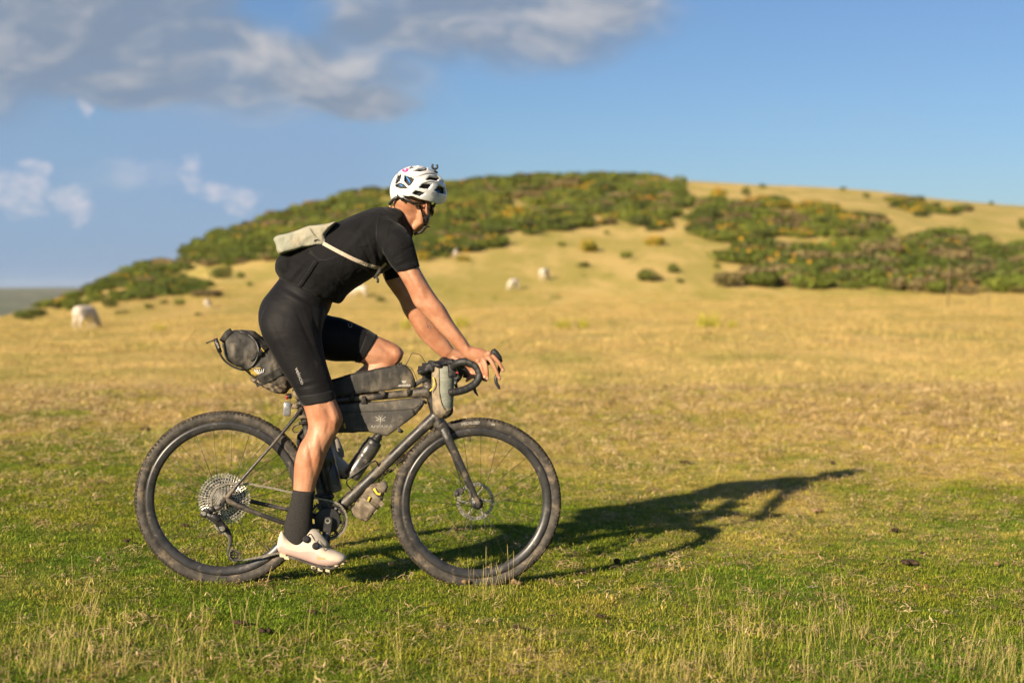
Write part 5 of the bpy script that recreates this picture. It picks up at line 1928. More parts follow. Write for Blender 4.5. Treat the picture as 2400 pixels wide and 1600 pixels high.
def shoe_parts(mapf, side):
    sh = empty('shoe', mapf(W(700, 1300, .120)), rider)
    up, rd = [], []
    flat = [(a[0], a[1], b_[0], b_[1], w_) for a, b_, w_ in SEC]
    for q in smoothline(flat, 3):
        a, b_ = W(q[0], q[1], .120), W(q[2], q[3], .120)
        w_ = max(q[4], .004)
        n = 24
        rg, r2 = [], []
        for k in range(n):
            t = 2 * math.pi * k / n
            s = (1 - math.cos(t)) / 2          # 0 top, 1 sole
            wide = math.sin(t)
            wp = w_ * math.copysign(abs(wide) ** (0.75 if s > .5 else 1.05), wide)
            p = a + (b_ - a) * s + VD * wp
            rg.append(mapf(p))
            # rand: lower part, a touch proud
            s2 = max(s, .60)
            wp2 = (w_ * 1.0 + .0012) * math.copysign(abs(math.sin(math.acos(max(-1, min(1, 1 - 2 * s2))))) ** .75, wide) if abs(wide) > 1e-6 else 0
            p2 = a + (b_ - a) * (s2 + (.01 if s2 > .9 else 0)) + VD * (wp2 if s > .60 else wp2 * abs(wide) ** .5)
            r2.append(mapf(p2))
        up.append(rg)
        rd.append(r2)
    MB().rings(up).build('upper', M_SHOE, sh)
    MB().rings(rd).build('rand', M_SHOEPINK, sh)
    # sole lugs
    for (x, y, dx, dz, w_) in ((664, 1299, .014, .0085, .028), (673, 1304, .012, .0080, .030), (735, 1325, .010, .0085, .038), (751, 1330, .011, .0080, .040), (768, 1332, .010, .0080, .040), (790, 1323, .011, .0055, .036), (801, 1317, .010, .0050, .026)):
        cpt = W(x, y, .120)
        vs = MB().box(cpt, UD * dx - ZD * dx * .17, VD * w_, ZD * dz, .3)
        vs.v = [tuple(mapf(Vector(p))) for p in vs.v]
        vs.build('sole_lug', M_SOLE, sh, sharp=35)
    osl = MB()
    rr = []
    for (x, y, w_) in ((676, 1302, .030), (700, 1309, .030), (725, 1318, .035), (752, 1326, .040), (780, 1327, .042), (797, 1321, .036)):
        c = W(x, y, .120)
        rr.append([mapf(c + VD * (w_ * x_) + ZD * (.003 * z_)) for (x_, z_) in ((-1, -1), (1, -1), (1, 1), (-1, 1))])
    osl.rings(rr).build('outsole', M_SOLEDARK, sh)
    for (x, y) in ((718, 1263), (740, 1279)):
        c = W(x, y, .120 + .0365 + (.004 if x > 730 else 0))
        nrm = (VD + ZD * .35 + UD * .1).normalized()
        d = MB().disc(c, nrm, .0150, .004, 22).disc(c + nrm * .005, nrm, .0125, .009, 22, .3)
        d.v = [tuple(mapf(Vector(p))) for p in d.v]
        d.build('dial', M_BLACK, sh, sharp=40)
    lc = MB()
    for pts in ([(720, 1255, .152), (727, 1250, .146), (733, 1258, .150), (741, 1272, .152)], [(742, 1272, .156), (748, 1264, .146), (753, 1272, .150), (760, 1284, .160)], [(748, 1280, .160), (758, 1280, .158), (760, 1290, .163)]):
        lc.tube([mapf(W(*q)) for q in smoothline(pts, 4)], .0013, 6)
    tag(lc.build('lace_wire', M_BLACK, sh), kind='stuff')
    tg = MB().tube([mapf(W(*q)) for q in ((724, 1248, .120), (733, 1251, .120), (745, 1265, .122), (757, 1277, .124), (768, 1284, .124))], [.020, .026, .028, .026, .014], 12, ref=VD, flat=1.0)
    tg.build('tongue', mottled('grey_tongue', (.22, .20, .17), (.30, .27, .23), 30, rough=.8), sh)
    return sh


shoe_r = shoe_parts(lambda p: p, 1)
st = bvh_of([o for o in shoe_r.children if o.name.startswith('rand') or o.name.startswith('upper')])
decal('lettering', [glyphs('quoc', 753, 1307, 9.5, R(4), 1.2)], st, M_ORANGE, shoe_r, .0012, .165)
# the other shoe: mirrored, set on the raised pedal and tipped forward
PIV = W(752, 1318, .120)
TGT = PT2 + VD * (-.05) + ZD * .012
ang = R(20)


def far_map(p):
    d = p - PIV
    u_, v_, z_ = d.dot(UD), d.dot(VD), d.dot(ZD)
    u2, z2 = u_ * math.cos(ang) + z_ * math.sin(ang), -u_ * math.sin(ang) + z_ * math.cos(ang)
    return TGT + UD * u2 - VD * v_ + ZD * z2


shoe_parts(far_map, -1)

# ------------------------------------------------------------------ helmet
M_HELMET = mottled('white_helmet', (0.55, 0.545, 0.54), (0.59, 0.585, 0.575), 14, rough=0.28, spec=0.5, c3=(0.46, 0.44, 0.41), s3=12, lo3=0.60, hi3=0.8)
M_LINER = mottled('dark_liner', (0.016, 0.016, 0.018), (0.035, 0.033, 0.033), 30, rough=0.85)
M_BLUE = mottled('blue_pad', (0.02, 0.14, 0.40), (0.05, 0.22, 0.55), 40, rough=0.6)
M_PINK = mottled('pink_sticker', (0.66, 0.015, 0.20), (0.72, 0.03, 0.25), 30, rough=0.4)
helmet = thing('helmet', H(0, 0, .0), 'white vented cycling helmet with pink sticker and black clip on top', 'helmet')
KC = H(-.004, 0, .036) + UD * .026


def hel(th, ph, grow=0.0):
    f, r_, u = .1340 + grow, .1090 + grow, .1120 + grow
    sp, cp = math.sin(ph), math.cos(ph)
    e = 0.92
    x = f * math.copysign(abs(sp * math.cos(th)) ** e, math.cos(th)) if abs(sp * math.cos(th)) > 1e-9 else 0
    if math.cos(th) < 0:
        x *= 1.02
    y = r_ * sp * math.sin(th)
    z = u * cp if cp > 0 else .104 * cp
    return KC + HF * x + HR * y + HU * z


def ph_max(th):
    # rim: low at the temples and nape, higher over forehead and behind the ears
    c, s = math.cos(th), abs(math.sin(th))
    return R(117 - 22 * max(c, 0) ** 1.3 + 2 * s ** 2 - 6 * math.exp(-((abs(th) - 1.15) / .25) ** 2) - 5 * math.exp(-((abs(th) - 2.75) / .22) ** 2))


VENT = [[(540, 318), (640, 262), (800, 236), (802, 250), (690, 288), (565, 325)],
        [(630, 355), (740, 312), (868, 297), (856, 342), (740, 362)],
        [(305, 560), (330, 470), (365, 395), (428, 412), (405, 520), (330, 570)],
        [(480, 415), (650, 482), (610, 560), (558, 612), (475, 520)],
        [(300, 590), (390, 555), (470, 585), (540, 655), (420, 655), (330, 625)],
        [(975, 318), (1030, 335), (1078, 378), (1010, 362)],
        [(850, 508), (920, 440), (1072, 465), (1048, 515)],
        [(735, 640), (800, 570), (950, 580), (890, 662)],
        [(1000, 690), (1070, 600), (1190, 650), (1185, 742), (1080, 732)],
        [(615, 745), (680, 690), (835, 732), (745, 788)],
        [(435, 775), (560, 800), (692, 862), (640, 878), (520, 842)],
        [(1130, 540), (1152, 498), (1195, 610), (1168, 592)]]
VENT = [[(880 + x / 7.127, 350 + y / 7.127) for x, y in p] for p in VENT]


def inside(pt, poly):
    x, y = pt
    c = False
    j = len(poly) - 1
    for i in range(len(poly)):
        xi, yi = poly[i]
        xj, yj = poly[j]
        if (yi > y) != (yj > y) and x < (xj - xi) * (y - yi) / (yj - yi) + xi:
            c = not c
        j = i
    return c


def hmirror(p):
    return p - HR * (2 * (p - KC).dot(HR))


NT_, NP_ = 250, 120
grid = [[hel(2 * math.pi * i / NT_, ph_max(math.atan2(math.sin(2 * math.pi * i / NT_), math.cos(2 * math.pi * i / NT_))) * (j + .3) / (NP_ + .3)) for i in range(NT_)] for j in range(NP_ + 1)]


def is_vent(p):
    n = (p - KC)
    q = p if (p - KC).normalized().dot((CAM - p).normalized()) > 0.03 else hmirror(p)
    if (q - KC).normalized().dot((CAM - q).normalized()) < 0.02:
        return False
    pp = proj(q)
    return any(inside(pp, v) for v in VENT)


sh = MB()
vs = [p for row in grid for p in row]
fs = []
for j in range(NP_):
    for i in range(NT_):
        k = (i + 1) % NT_
        quad = (j * NT_ + i, j * NT_ + k, (j + 1) * NT_ + k, (j + 1) * NT_ + i)
        c = (vs[quad[0]] + vs[quad[1]] + vs[quad[2]] + vs[quad[3]]) / 4
        if not is_vent(c):
            fs.append(quad)
sh.add(vs, fs)
shell = sh.build('shell', M_HELMET, helmet)
md_ = shell.modifiers.new('thick', 'SOLIDIFY')
md_.thickness = 0.013
md_.offset = -1.0 if (hel(0.3, 0.8) - KC).dot(shell.data.polygons[len(shell.data.polygons) // 3].normal) > 0 else 1.0
smo = shell.modifiers.new('ease', 'SMOOTH')
smo.factor = 0.5
smo.iterations = 8
# raised ribs between the vents
def hit_only(x, y, tree):
    return tree.ray_cast(CAM, ray(x, y).normalized())[0]


stree = BVHTree.FromPolygons(vs, fs)
for ln, w_ in (([(952, 412), (975, 413), (1000, 406), (1020, 408), (1038, 425)], 5.0), ([(985, 430), (1010, 424), (1030, 432), (1046, 445)], 4.0)):
    L = [p_ for p_ in (hit_only(x, y, stree) for x, y in smoothline(ln, 5)) if p_ is not None]
    if len(L) < 4:
        continue
    MB().tube(L, w_ * mpp() * .55, 8).build('rib', M_HELMET, helmet)
lin = MB()
lin.rings([[hel(2 * math.pi * i / 40, ph_max(math.atan2(math.sin(2 * math.pi * i / 40), math.cos(2 * math.pi * i / 40))) * (j + .3) / 16.3, -.017) for i in range(40)] for j in range(16)])
lin.build('liner', M_LINER, helmet)
ltree = bvh_of([o for o in helmet.children if o.name.startswith('liner')])
for ln in ([(952, 414), (958, 422), (962, 430)], [(936, 432), (944, 437)], [(1022, 446), (1030, 450)]):
    MB().tube([on_surface(x, y, ltree, .002, .08) for x, y in ln], .0028, 6).build('pad', M_BLUE, helmet)
hall = stree
decal('sticker', [[(949.5 + 7.0 * math.cos(a), 398.5 + 4.3 * math.sin(a) - 1.0 * math.cos(a)) for a in (2 * math.pi * k / 20 for k in range(20))]], hall, M_PINK, helmet, .0055, .08)
decal('sticker_lettering', [glyphs('lab', 949.5, 398.3, 4.6, R(-8))], hall, M_WHITE, helmet, .0068, .08)
M_GREYH = mottled('grey_print', (.22, .22, .23), (.28, .28, .29), 40, rough=.5)
decal('helmet_lettering', [glyphs('ABUS', 1020.5, 455, 6.4, R(10))], hall, M_GREYH, helmet, .0012, .08)
fr_ = smoothline([(1013, 450.5), (1020, 451), (1028, 453), (1028.5, 458), (1027, 460.5), (1018, 459), (1012, 457), (1011.5, 453), (1013, 450.5)], 3)
band('helmet_lettering_frame', [tuple(q) for q in fr_], .7, hall, M_GREYH, helmet, .0012, .0004, v=.08, k=1)
MB().rings([[hel(t_, R(a_), g_) for (a_, g_) in ((76, .0035), (90, .0035), (94, -.004), (76, -.004))] for t_ in np.linspace(-.95, -.15, 12)]).build('blue_edge', M_BLUE, helmet)
# clip on the crown
base_ = next((q for q in (hit_only(1019, y_, stree) for y_ in range(384, 430)) if q is not None), H(.06, 0, .13))
cl = MB()
cl.box(base_, HF * .014, HR * .010, HU * .003, .3)
cl.tube([base_, base_ + ZD * .012], .004, 8)
cpts = [base_ + ZD * .022 + UD * (.0105 * math.cos(a)) + ZD * (.0105 * math.sin(a)) for a in (R(q) for q in range(125, 416, 20))]
cl.tube(cpts, [.0035] + [.0048] * (len(cpts) - 2) + [.0035], 8)
cl.build('crown_clip', M_BLACK, helmet)
# retention cradle and straps
ht = bvh_of(person_body)


def strap(pts, w_, nm, lift=.004):
    return band(nm, [(x, y) for x, y, v in pts], w_, ht, M_STRAP, helmet, lift, .002, v=pts[0][2], k=6)


strap([(984, 480, .07), (990, 500, .06), (995, 520, .05), (996, 533, .05)], 4.2, 'strap')
strap([(1023, 471, .05), (1014, 490, .06), (1004, 512, .06), (997, 532, .05)], 4.2, 'strap')
MB().tube([W(996, 530, .046), W(992, 538, .040), W(984, 545, .030), W(971, 549, .020)], [.0045, .005, .006, .0055], 8).build('chin_strap', M_STRAP, helmet)
MB().tube([W(994, 533, .05), W(1001, 531, .04), W(1008, 532, .03)], [.005, .0035, .002], 8).build('strap_end', M_STRAP, helmet)
MB().tube([H(-.105, .0, .004), H(-.100, .030, -.010), H(-.085, .055, -.022), H(-.055, .072, -.020), H(-.03, .078, -.008)], [.006, .0065, .0055, .004, .0035], 10).build('cradle', M_BLACK, helmet)
MB().tube([H(-.105, .0, .004), H(-.100, -.030, -.010), H(-.085, -.055, -.022), H(-.055, -.072, -.020), H(-.03, -.078, -.008)], [.006, .0065, .0055, .004, .0035], 10).build('cradle', M_BLACK, helmet)
MB().tube([H(-.108, .0, .030), H(-.110, .0, .004), H(-.104, .02, -.014)], [.006, .009, .008], 10).build('dial', M_BLACK, helmet)
MB().tube([H(-.080, .060, -.030), H(-.060, .068, -.045), H(-.030, .076, -.030)], .0022, 8).build('cradle_loop', M_BLACK, helmet)

# ------------------------------------------------------------------ sunglasses
M_LENS = mottled('dark_lens', (0.020, 0.014, 0.010), (0.04, 0.026, 0.018), 10, rough=0.12, spec=0.6)
glasses = thing('sunglasses', H(.1, 0, -.01), 'dark wraparound sunglasses on the rider\'s face below the helmet', 'sunglasses')
for s in (1, -1):
    rr = []
    for i in range(9):
        t = i / 8
        a = R(6 + 62 * t)
        rad = .104
        f, r_ = .012 + rad * math.cos(a) * 1.02, rad * math.sin(a) * .80
        top, bot = .010 - .002 * t, -.030 - .010 * math.sin(t * math.pi) + .012 * t ** 3
        p = [H(f, r_ * s, top), H(f - .003, r_ * s, (top + bot) / 2), H(f - .006, r_ * s, bot)]
        inn = [q - HF * .0022 for q in p]
        rr.append(p + inn[::-1])
    MB().rings(rr).build('lens', M_LENS, glasses)
    MB().tube([H(.012 + .104 * math.cos(R(64)), .104 * math.sin(R(64)) * .80 * s, .004), H(.040, .083 * s, .006), H(.005, .083 * s, .006), H(-.030, .080 * s, .000)], [.0042, .0034, .0030, .0028], 8).build('temple', M_BLACK, glasses)
brow = []
for i in range(-8, 9):
    a = R(68 * i / 8)
    brow.append(H(.012 + .104 * math.cos(a) * 1.02 + .001, .104 * math.sin(a) * .80, .009))
MB().tube(brow, .0036, 8).build('frame', M_BLACK, glasses)

# ------------------------------------------------------------------ sling bag on the back
M_SLING = mottled('pale_sailcloth', (0.215, 0.220, 0.175), (0.285, 0.280, 0.225), 9, rough=0.75, spec=0.25, c3=(0.31, 0.265, 0.185), s3=6, lo3=0.45, hi3=0.7, bump_s=0.9, bump_scale=16, bdist=0.010)
M_SLINGSTRAP = mottled('pale_webbing', (0.34, 0.28, 0.22), (0.41, 0.34, 0.275), 120, rough=0.8, spec=0.2, bump_s=.2, bump_scale=300)
sling = thing('sling_bag', W(700, 580), 'pale grey green cloth sling bag across the rider\'s lower back with a cream strap', 'bag')
sb = pillow([(642, 563), (650, 555), (690, 543), (726, 531), (760, 527), (788, 522), (775, 538), (764, 552), (766, 570), (760, 577), (715, 584), (680, 590), (656, 596), (648, 580)], -.13, .142, n=9).build('body', M_SLING, sling, remesh=.0045, smooth_iter=2)
crumple(sb, .005, 20, 41)
sbt = bvh_of(sb)
band('flap_edge', [(726, 535), (734, 548), (746, 560), (758, 571)], 2.0, sbt, M_GREENBAG, sling, .003, .002)
band('loop', [(736, 565), (743, 562), (749, 564)], 3.0, sbt, M_STRAP, sling, .003, .002)
MB().disc(W(650, 566, .092), (VD - UD * .4).normalized(), .0035, .002, 10).build('eyelet', M_DARKSTEEL, sling)
jt2 = bvh_of([jersey, person_body, sb])
band('strap', [(757, 570), (790, 588), (830, 608), (870, 624), (893, 629)], 8.6, jt2, M_SLINGSTRAP, sling, .004, .0025, v=.16, k=8)
band('strap', [(893, 629), (899, 623), (905, 617)], 6.0, jt2, M_SLINGSTRAP, sling, .004, .0025, v=.14)
MB().tube([W(893, 628, .155), W(885, 643, .150), W(876, 652, .145)], [.006, .008, .004], 8, ref=VD, flat=.5).build('buckle', M_STRAP, sling)
MB().tube([W(882, 648, .150), W(886, 656, .150), W(885, 663, .150)], [.005, .005, .005], 8, ref=VD, flat=.3).build('strap_tail', M_STRAP, sling)

# ------------------------------------------------------------------ gorse, rushes, sheep and small things on the moor
M_GORSE_I = leaf_mat('gorse_leaf', 'INSTANCER', 'tint', (0.06, 0.09, 0.012), 0.8, 0.12)


def flat_leaf(name, c1, c2):
    def f(t, b):
        v = t.node('ShaderNodeAttribute', attribute_name='shade')
        n = t.noise(coords(t), 1.7, 3.0, 0.6)
        c = t.mix(t.ramp(n, .35, .65), c1, c2)
        c = t.vmath('SCALE', c, scale=v.outputs['Fac'])
        t.l.new(c, b.inputs['Base Color'])
        b.inputs['Roughness'].default_value = 0.8
        b.inputs['Specular IOR Level'].default_value = 0.15
    return material(name, f)


M_FLOWER = flat_leaf('gorse_flower', (0.42, 0.205, 0.014), (0.50, 0.285, 0.022))
M_GORSE = [flat_leaf('gorse_green', (0.095, 0.120, 0.016), (0.170, 0.175, 0.028)), flat_leaf('gorse_dark', (0.070, 0.085, 0.016), (0.120, 0.125, 0.026)),
           flat_leaf('gorse_brown', (0.105, 0.085, 0.036), (0.150, 0.125, 0.045)), flat_leaf('gorse_yellowgreen', (0.160, 0.155, 0.016), (0.240, 0.200, 0.024))]
M_TWIG = mottled('gorse_twig', (0.06, 0.045, 0.03), (0.10, 0.075, 0.05), 8, rough=0.9)


def leaf_cloud(name, seed, n, size, flowers=0.0, mats=None, wx=1.0, wz=0.75):
    """a bush about 1 m in radius: spiny sprays spread through several uneven lobes"""
    rng = np.random.default_rng(seed)
    lobes = [(0, 0, wz * .45, .62)]
    for i in range(7):
        a = rng.uniform(0, 6.28)
        r = rng.uniform(.25, .62)
        lobes.append((r * math.cos(a), r * math.sin(a), wz * rng.uniform(.25, .72), rng.uniform(.28, .46)))
    vs, fs, sh, mi = [], [], [], []
    for k in range(n):
        lx, ly, lz, lr = lobes[rng.integers(len(lobes))]
        d = rng.normal(size=3)
        d /= np.linalg.norm(d)
        rad = lr * rng.uniform(.55, 1.08) ** .6
        p = np.array([lx, ly, lz]) + d * rad * np.array([1, 1, .8])
        if p[2] < 0.02:
            p[2] = abs(p[2]) * .5 + .02
        nrm = d + rng.normal(size=3) * .5
        nrm /= np.linalg.norm(nrm)
        t = np.cross(nrm, rng.normal(size=3))
        t /= np.linalg.norm(t) + 1e-9
        q = np.cross(nrm, t)
        s = size * rng.uniform(.5, 1.3)
        o = len(vs)
        vs += [p - t * s * .5, p + q * s * .35, p + t * s * .7, p - q * s * .35]
        fs.append((o, o + 1, o + 2, o + 3))
        fl = flowers > 0 and d[2] > -.1 and rng.random() < flowers * (1.3 if d[2] > .3 else .6)
        mi.append(1 if fl else 0)
        sh += [(0.62 + .55 * rng.random())] * 4
    me = bpy.data.meshes.new(name)
    me.from_pydata([tuple(v) for v in vs], [], fs)
    at = me.attributes.new('shade', 'FLOAT', 'POINT')
    at.data.foreach_set('value', np.array(sh, np.float32))
    for m in (mats or []):
        me.materials.append(m)
    me.polygons.foreach_set('material_index', np.array(mi, np.int32))
    return me


G_VAR = [bpy.data.objects.new('gorse_spray', leaf_cloud('gorse_spray', 100 + i, 620, .17, fl, [M_GORSE_I, M_FLOWER])) for i, fl in enumerate((0, 0, 0.012, 0.22, 0.45, 0))]
rg = np.random.default_rng(5)


def in_poly(poly, n):
    xs, ys = [p[0] for p in poly], [p[1] for p in poly]
    out = []
    while len(out) < n:
        p = (rg.uniform(min(xs), max(xs)), rg.uniform(min(ys), max(ys)))
        if inside(p, poly):
            out.append(p)
    return out


def thicket(name, poly, n, hpx, label, flower=0.10, brown=0.2):
    pts, idx, rot, size, tint = [], [], [], [], []
    for (x, y) in in_poly(poly, n):
        p = on_ground(x, y + 6)
        if p.y > 262:
            continue
        h = hpx * p.y / FPX
        s = h * rg.uniform(.7, 1.25)
        pts.append(tuple(p))
        patch = vnoise(p.x * .11 + 40, p.y * .09, 77) * .5 + .5
        r = rg.random()
        if r < flower * 1.6 * patch ** 3 * 1.6:
            idx.append(3 if rg.random() < .6 else 4)
        elif r < .4:
            idx.append(2)
        else:
            idx.append(int(rg.integers(0, 2)))
        rot.append((0, 0, rg.uniform(0, 6.28)))
        size.append((s * 1.7, s * 1.7, s))
        c = np.array((0.072, 0.100, 0.013)) * (1 - patch) + np.array((0.138, 0.158, 0.021)) * patch
        if rg.random() < brown:
            c = np.array((0.170, 0.130, 0.055))
        elif rg.random() < .25:
            c = np.array((0.070, 0.085, 0.018))
        tint.append((*(c * rg.uniform(.8, 1.4)), 1))
    return scatter(name, pts, idx, rot, size, tint, G_VAR, label)


def zp(pts, ox, oy, s):
    return [(ox + x / s, oy + y / s) for x, y in pts]


thicket('gorse_thicket', [(432, 584), (505, 545), (633, 503), (760, 463), (868, 441), (1056, 424), (1200, 414), (1400, 405), (1500, 408), (1552, 420), (1608, 457), (1595, 499), (1565, 514), (1536, 550), (1506, 526), (1432, 520), (1357, 529), (1298, 538), (1253, 547), (1185, 549),
        (1176, 576), (1119, 582), (1018, 594), (1000, 612), (900, 616), (760, 625), (612, 607), (510, 622), (431, 612)], 1050, 21, 'broad gorse thicket covering the top and left flank of the hill', .13, .12)
thicket('gorse_thicket', [(25, 742), (64, 724), (150, 698), (196, 680), (264, 650), (361, 602), (425, 596), (445, 640), (472, 655), (500, 690), (450, 700), (400, 690), (361, 696), (293, 700), (255, 716), (213, 702), (170, 722), (60, 745)], 150, 20, 'gorse scrub running down the left end of the hill towards the grazing sheep', .10, .10)
thicket('gorse_thicket', zp([(80, 420), (180, 250), (350, 270), (650, 270), (1000, 310), (1350, 390), (1400, 450), (1360, 520), (1000, 505), (650, 500), (480, 510), (250, 550), (200, 500), (80, 500)], 1600, 380, 2.94), 190, 23, 'flower-flecked gorse thicket on the upper right of the hill', .22, .2)
thicket('gorse_thicket', zp([(290, 660), (450, 580), (700, 620), (950, 620), (1150, 560), (1350, 550), (1450, 590), (1700, 520), (1900, 530), (2180, 590), (2500, 600), (2500, 890), (1850, 895), (1500, 875), (1100, 870), (800, 855), (540, 845), (470, 710), (290, 700)], 1600, 380, 2.94), 280, 35, 'dense dark gorse thicket along the foot of the hill on the right', .16, .3)
thicket('gorse_thicket', zp([(1390, 250), (1480, 235), (1620, 250), (1860, 290), (2030, 320), (2020, 345), (1800, 345), (1700, 380), (1640, 360), (1500, 315)], 1600, 380, 2.94), 34, 16, 'narrow strip of orange flowering gorse high on the right shoulder of the hill', .8, .05)

# single bushes: x, y of the foot, width and height in the photograph, look, label
BUSH = [
    (1709, 672, 90, 40, 2, 'rounded brown green gorse bush standing alone before the right thicket'),
    (1521, 660, 76, 32, 1, 'wide dark gorse bush, largest of the trio on the open slope'),
    (1579, 640, 38, 25, 1, 'compact dark gorse bush just above the wide one on the open slope'),
    (1594, 664, 26, 12, 1, 'tiny low gorse tuft below the compact bush on the open slope'),
    (1532, 575, 58, 24, 4, 'orange flowering gorse cushion alone in the middle of the hill'),
    (1466, 605, 34, 19, 0, 'small round green gorse bush between the orange cushion and the grazing sheep'),
    (1378, 592, 50, 32, 3, 'yellow green gorse bush on the bare slope under the hill-top thicket'),
    (1317, 578, 24, 13, 0, 'small gorse bush just left of the yellow green one on the bare slope'),
    (1367, 626, 38, 13, 1, 'low flat gorse patch on the slope above the pair of white sheep'),
    (1421, 550, 20, 12, 0, 'tiny gorse bush close under the edge of the hill-top thicket'),
    (1595, 434, 40, 26, 0, 'gorse bush breaking the skyline at the right end of the hill-top thicket'),
    (1749, 458, 28, 22, 1, 'round dark gorse bush above the upper right thicket'),
    (1686, 464, 44, 26, 3, 'yellow topped gorse bush at the upper left corner of the right thicket'),
    (1786, 440, 22, 11, 1, 'small gorse bush just below the skyline right of the hill top'),
    (1976, 446, 18, 9, 1, 'gorse bush on the bare skyline above the right thicket'),
    (2030, 464, 20, 14, 1, 'lone small gorse bush under the skyline left of the orange flowering strip'),
    (2323, 480, 16, 10, 1, 'last small gorse bush on the skyline at the far right'),
    (2396, 538, 26, 30, 1, 'dark gorse bush cut off by the right edge of the picture'),
    (2086, 546, 34, 22, 0, 'green gorse bush on the bare band between the two right thickets'),
    (1681, 628, 22, 13, 0, 'small green gorse tuft at the left tip of the lower right thicket'),
    (1752, 655, 32, 18, 3, 'yellow green gorse bush tucked beside the rounded brown one'),
    (1152, 580, 50, 28, 4, 'orange flowering gorse bush at the lower tip of the hill-top thicket'),
    (1089, 592, 32, 20, 4, 'orange gorse bush beside the small half hidden sheep'),
    (1084, 612, 38, 14, 3, 'flat yellow green gorse patch below the small half hidden sheep'),
    (1049, 580, 36, 28, 4, 'orange tipped gorse bush in the thicket edge, right of the rider\'s shoulder'),
    (1046, 606, 30, 18, 1, 'dark gorse bush left of the small half hidden sheep'),
    (988, 612, 46, 24, 3, 'yellow green gorse bush touching the rider\'s upper arm'),
    (519, 652, 62, 32, 1, 'dark gorse bush alone between the two left thickets'),
    (565, 652, 26, 17, 0, 'small gorse bush right of the dark one between the left thickets'),
    (585, 670, 20, 11, 0, 'smaller gorse tuft on the slope left of the rider\'s back'),
    (257, 722, 42, 26, 1, 'dark gorse bush on the slope just right of the big grazing sheep'),
    (349, 724, 28, 13, 1, 'first low gorse tuft from the grazing sheep towards the small round sheep'),
    (385, 712, 24, 12, 1, 'second low gorse tuft from the grazing sheep towards the small round sheep'),
    (420, 716, 30, 18, 0, 'third gorse tuft, close left of the small round sheep'),
    (285, 735, 42, 9, 1, 'long flat gorse patch in the grass beyond the grazing sheep\'s head'),
    (80, 745, 36, 24, 1, 'dark gorse bush at the far left edge of the field'),
    (893, 707, 30, 12, 1, 'low gorse tuft on the slope between the rider\'s chest and arm'),
    (464, 740, 24, 8, 1, 'faint flat gorse patch in the grass below the small round sheep'),
]
B_MESH = {}
for look in range(5):
    fl = (0, 0, .02, .10, .38)[look]
    mat = M_GORSE[(0, 1, 2, 3, 3)[look]]
    B_MESH[look] = (leaf_cloud('foliage', 200 + look, 560, .17, 0, [mat], wz=.8), leaf_cloud('flowers', 300 + look, 40 + 520 * (look == 4) + 110 * (look == 3), .15, 0, [M_FLOWER], wz=.86))
st_mesh = None
for (x, y, w_, h_, look, lab) in BUSH:
    p = on_ground(x, y)
    sx, sz = w_ * p.y / FPX / 2 / .92, h_ * p.y / FPX / .95
    o = tag(empty('gorse_bush', p), lab, 'bush', 'single gorse bushes on the hill')
    f = bpy.data.objects.new('foliage', B_MESH[look][0])
    COL.objects.link(f)
    f.parent = o
    f.scale = (sx, sx, sz)
    f.rotation_euler = (0, 0, rg.uniform(0, 6.28))
    if look >= 3:
        g_ = bpy.data.objects.new('flowers', B_MESH[look][1])
        COL.objects.link(g_)
        g_.parent = o
        g_.scale = (sx * 1.02, sx * 1.02, sz * 1.06)
        g_.rotation_euler = (0, 0, rg.uniform(0, 6.28))
        tag(g_, kind='stuff')
    if st_mesh is None:
        s_ = MB()
        s_.tube([Vector((0, 0, -.1)), Vector((.05, .02, .25)), Vector((.16, .05, .5))], [.06, .045, .02], 7)
        s_.tube([Vector((0, 0, .08)), Vector((-.12, .06, .34)), Vector((-.2, .02, .5))], [.04, .03, .015], 7)
        st_mesh = s_.mesh('stem')
        st_mesh.materials.append(M_TWIG)
    s_o = bpy.data.objects.new('stem', st_mesh)
    COL.objects.link(s_o)
    s_o.parent = o
    s_o.scale = (sx, sx, sz)

# rush tufts in the field
M_RUSH = flat_leaf('rush_blade', (0.27, 0.27, 0.026), (0.40, 0.34, 0.036))
rush = blade_clump('rush', 150, .42, .35, .95, .022, .30, .35, 77)
rush.data.materials.clear()
rush.data.materials.append(M_RUSH)
for (x, y, w_, h_, lab) in ((1662, 768, 78, 40, 'bushy yellow green rush tuft in the open field, largest of the rushes'), (1716, 768, 30, 22, 'small rush tuft just right of the largest one'), (1318, 770, 52, 28, 'left rush tuft of the close pair in mid field'), (1367, 768, 42, 26, 'right rush tuft of the close pair in mid field'),
                           (1082, 768, 50, 34, 'rush tuft showing just right of the rider\'s forearm'), (952, 772, 34, 36, 'rush tuft seen behind the rider\'s elbow'), (375, 775, 40, 20, 'small rush tuft in the grass right of the grazing sheep')):
    p = on_ground(x, y)
    o = tag(empty('rush_tuft', p), lab, 'rushes', 'rush tufts in the field')
    f = bpy.data.objects.new('blades', rush.data)
    COL.objects.link(f)
    f.parent = o
    f.scale = (w_ * p.y / FPX / 1.15, w_ * p.y / FPX / 1.15, h_ * p.y / FPX / .8)
    f.rotation_euler = (0, 0, rg.uniform(0, 6.28))

# sheep
M_FLEECE = mottled('fleece', (0.50, 0.44, 0.36), (0.60, 0.53, 0.44), 7, rough=0.95, spec=0.1, c3=(0.46, 0.38, 0.29), s3=3.0, lo3=.5, hi3=.75, bump_s=1.0, bump_scale=16, bdist=.05, sheen=.2)


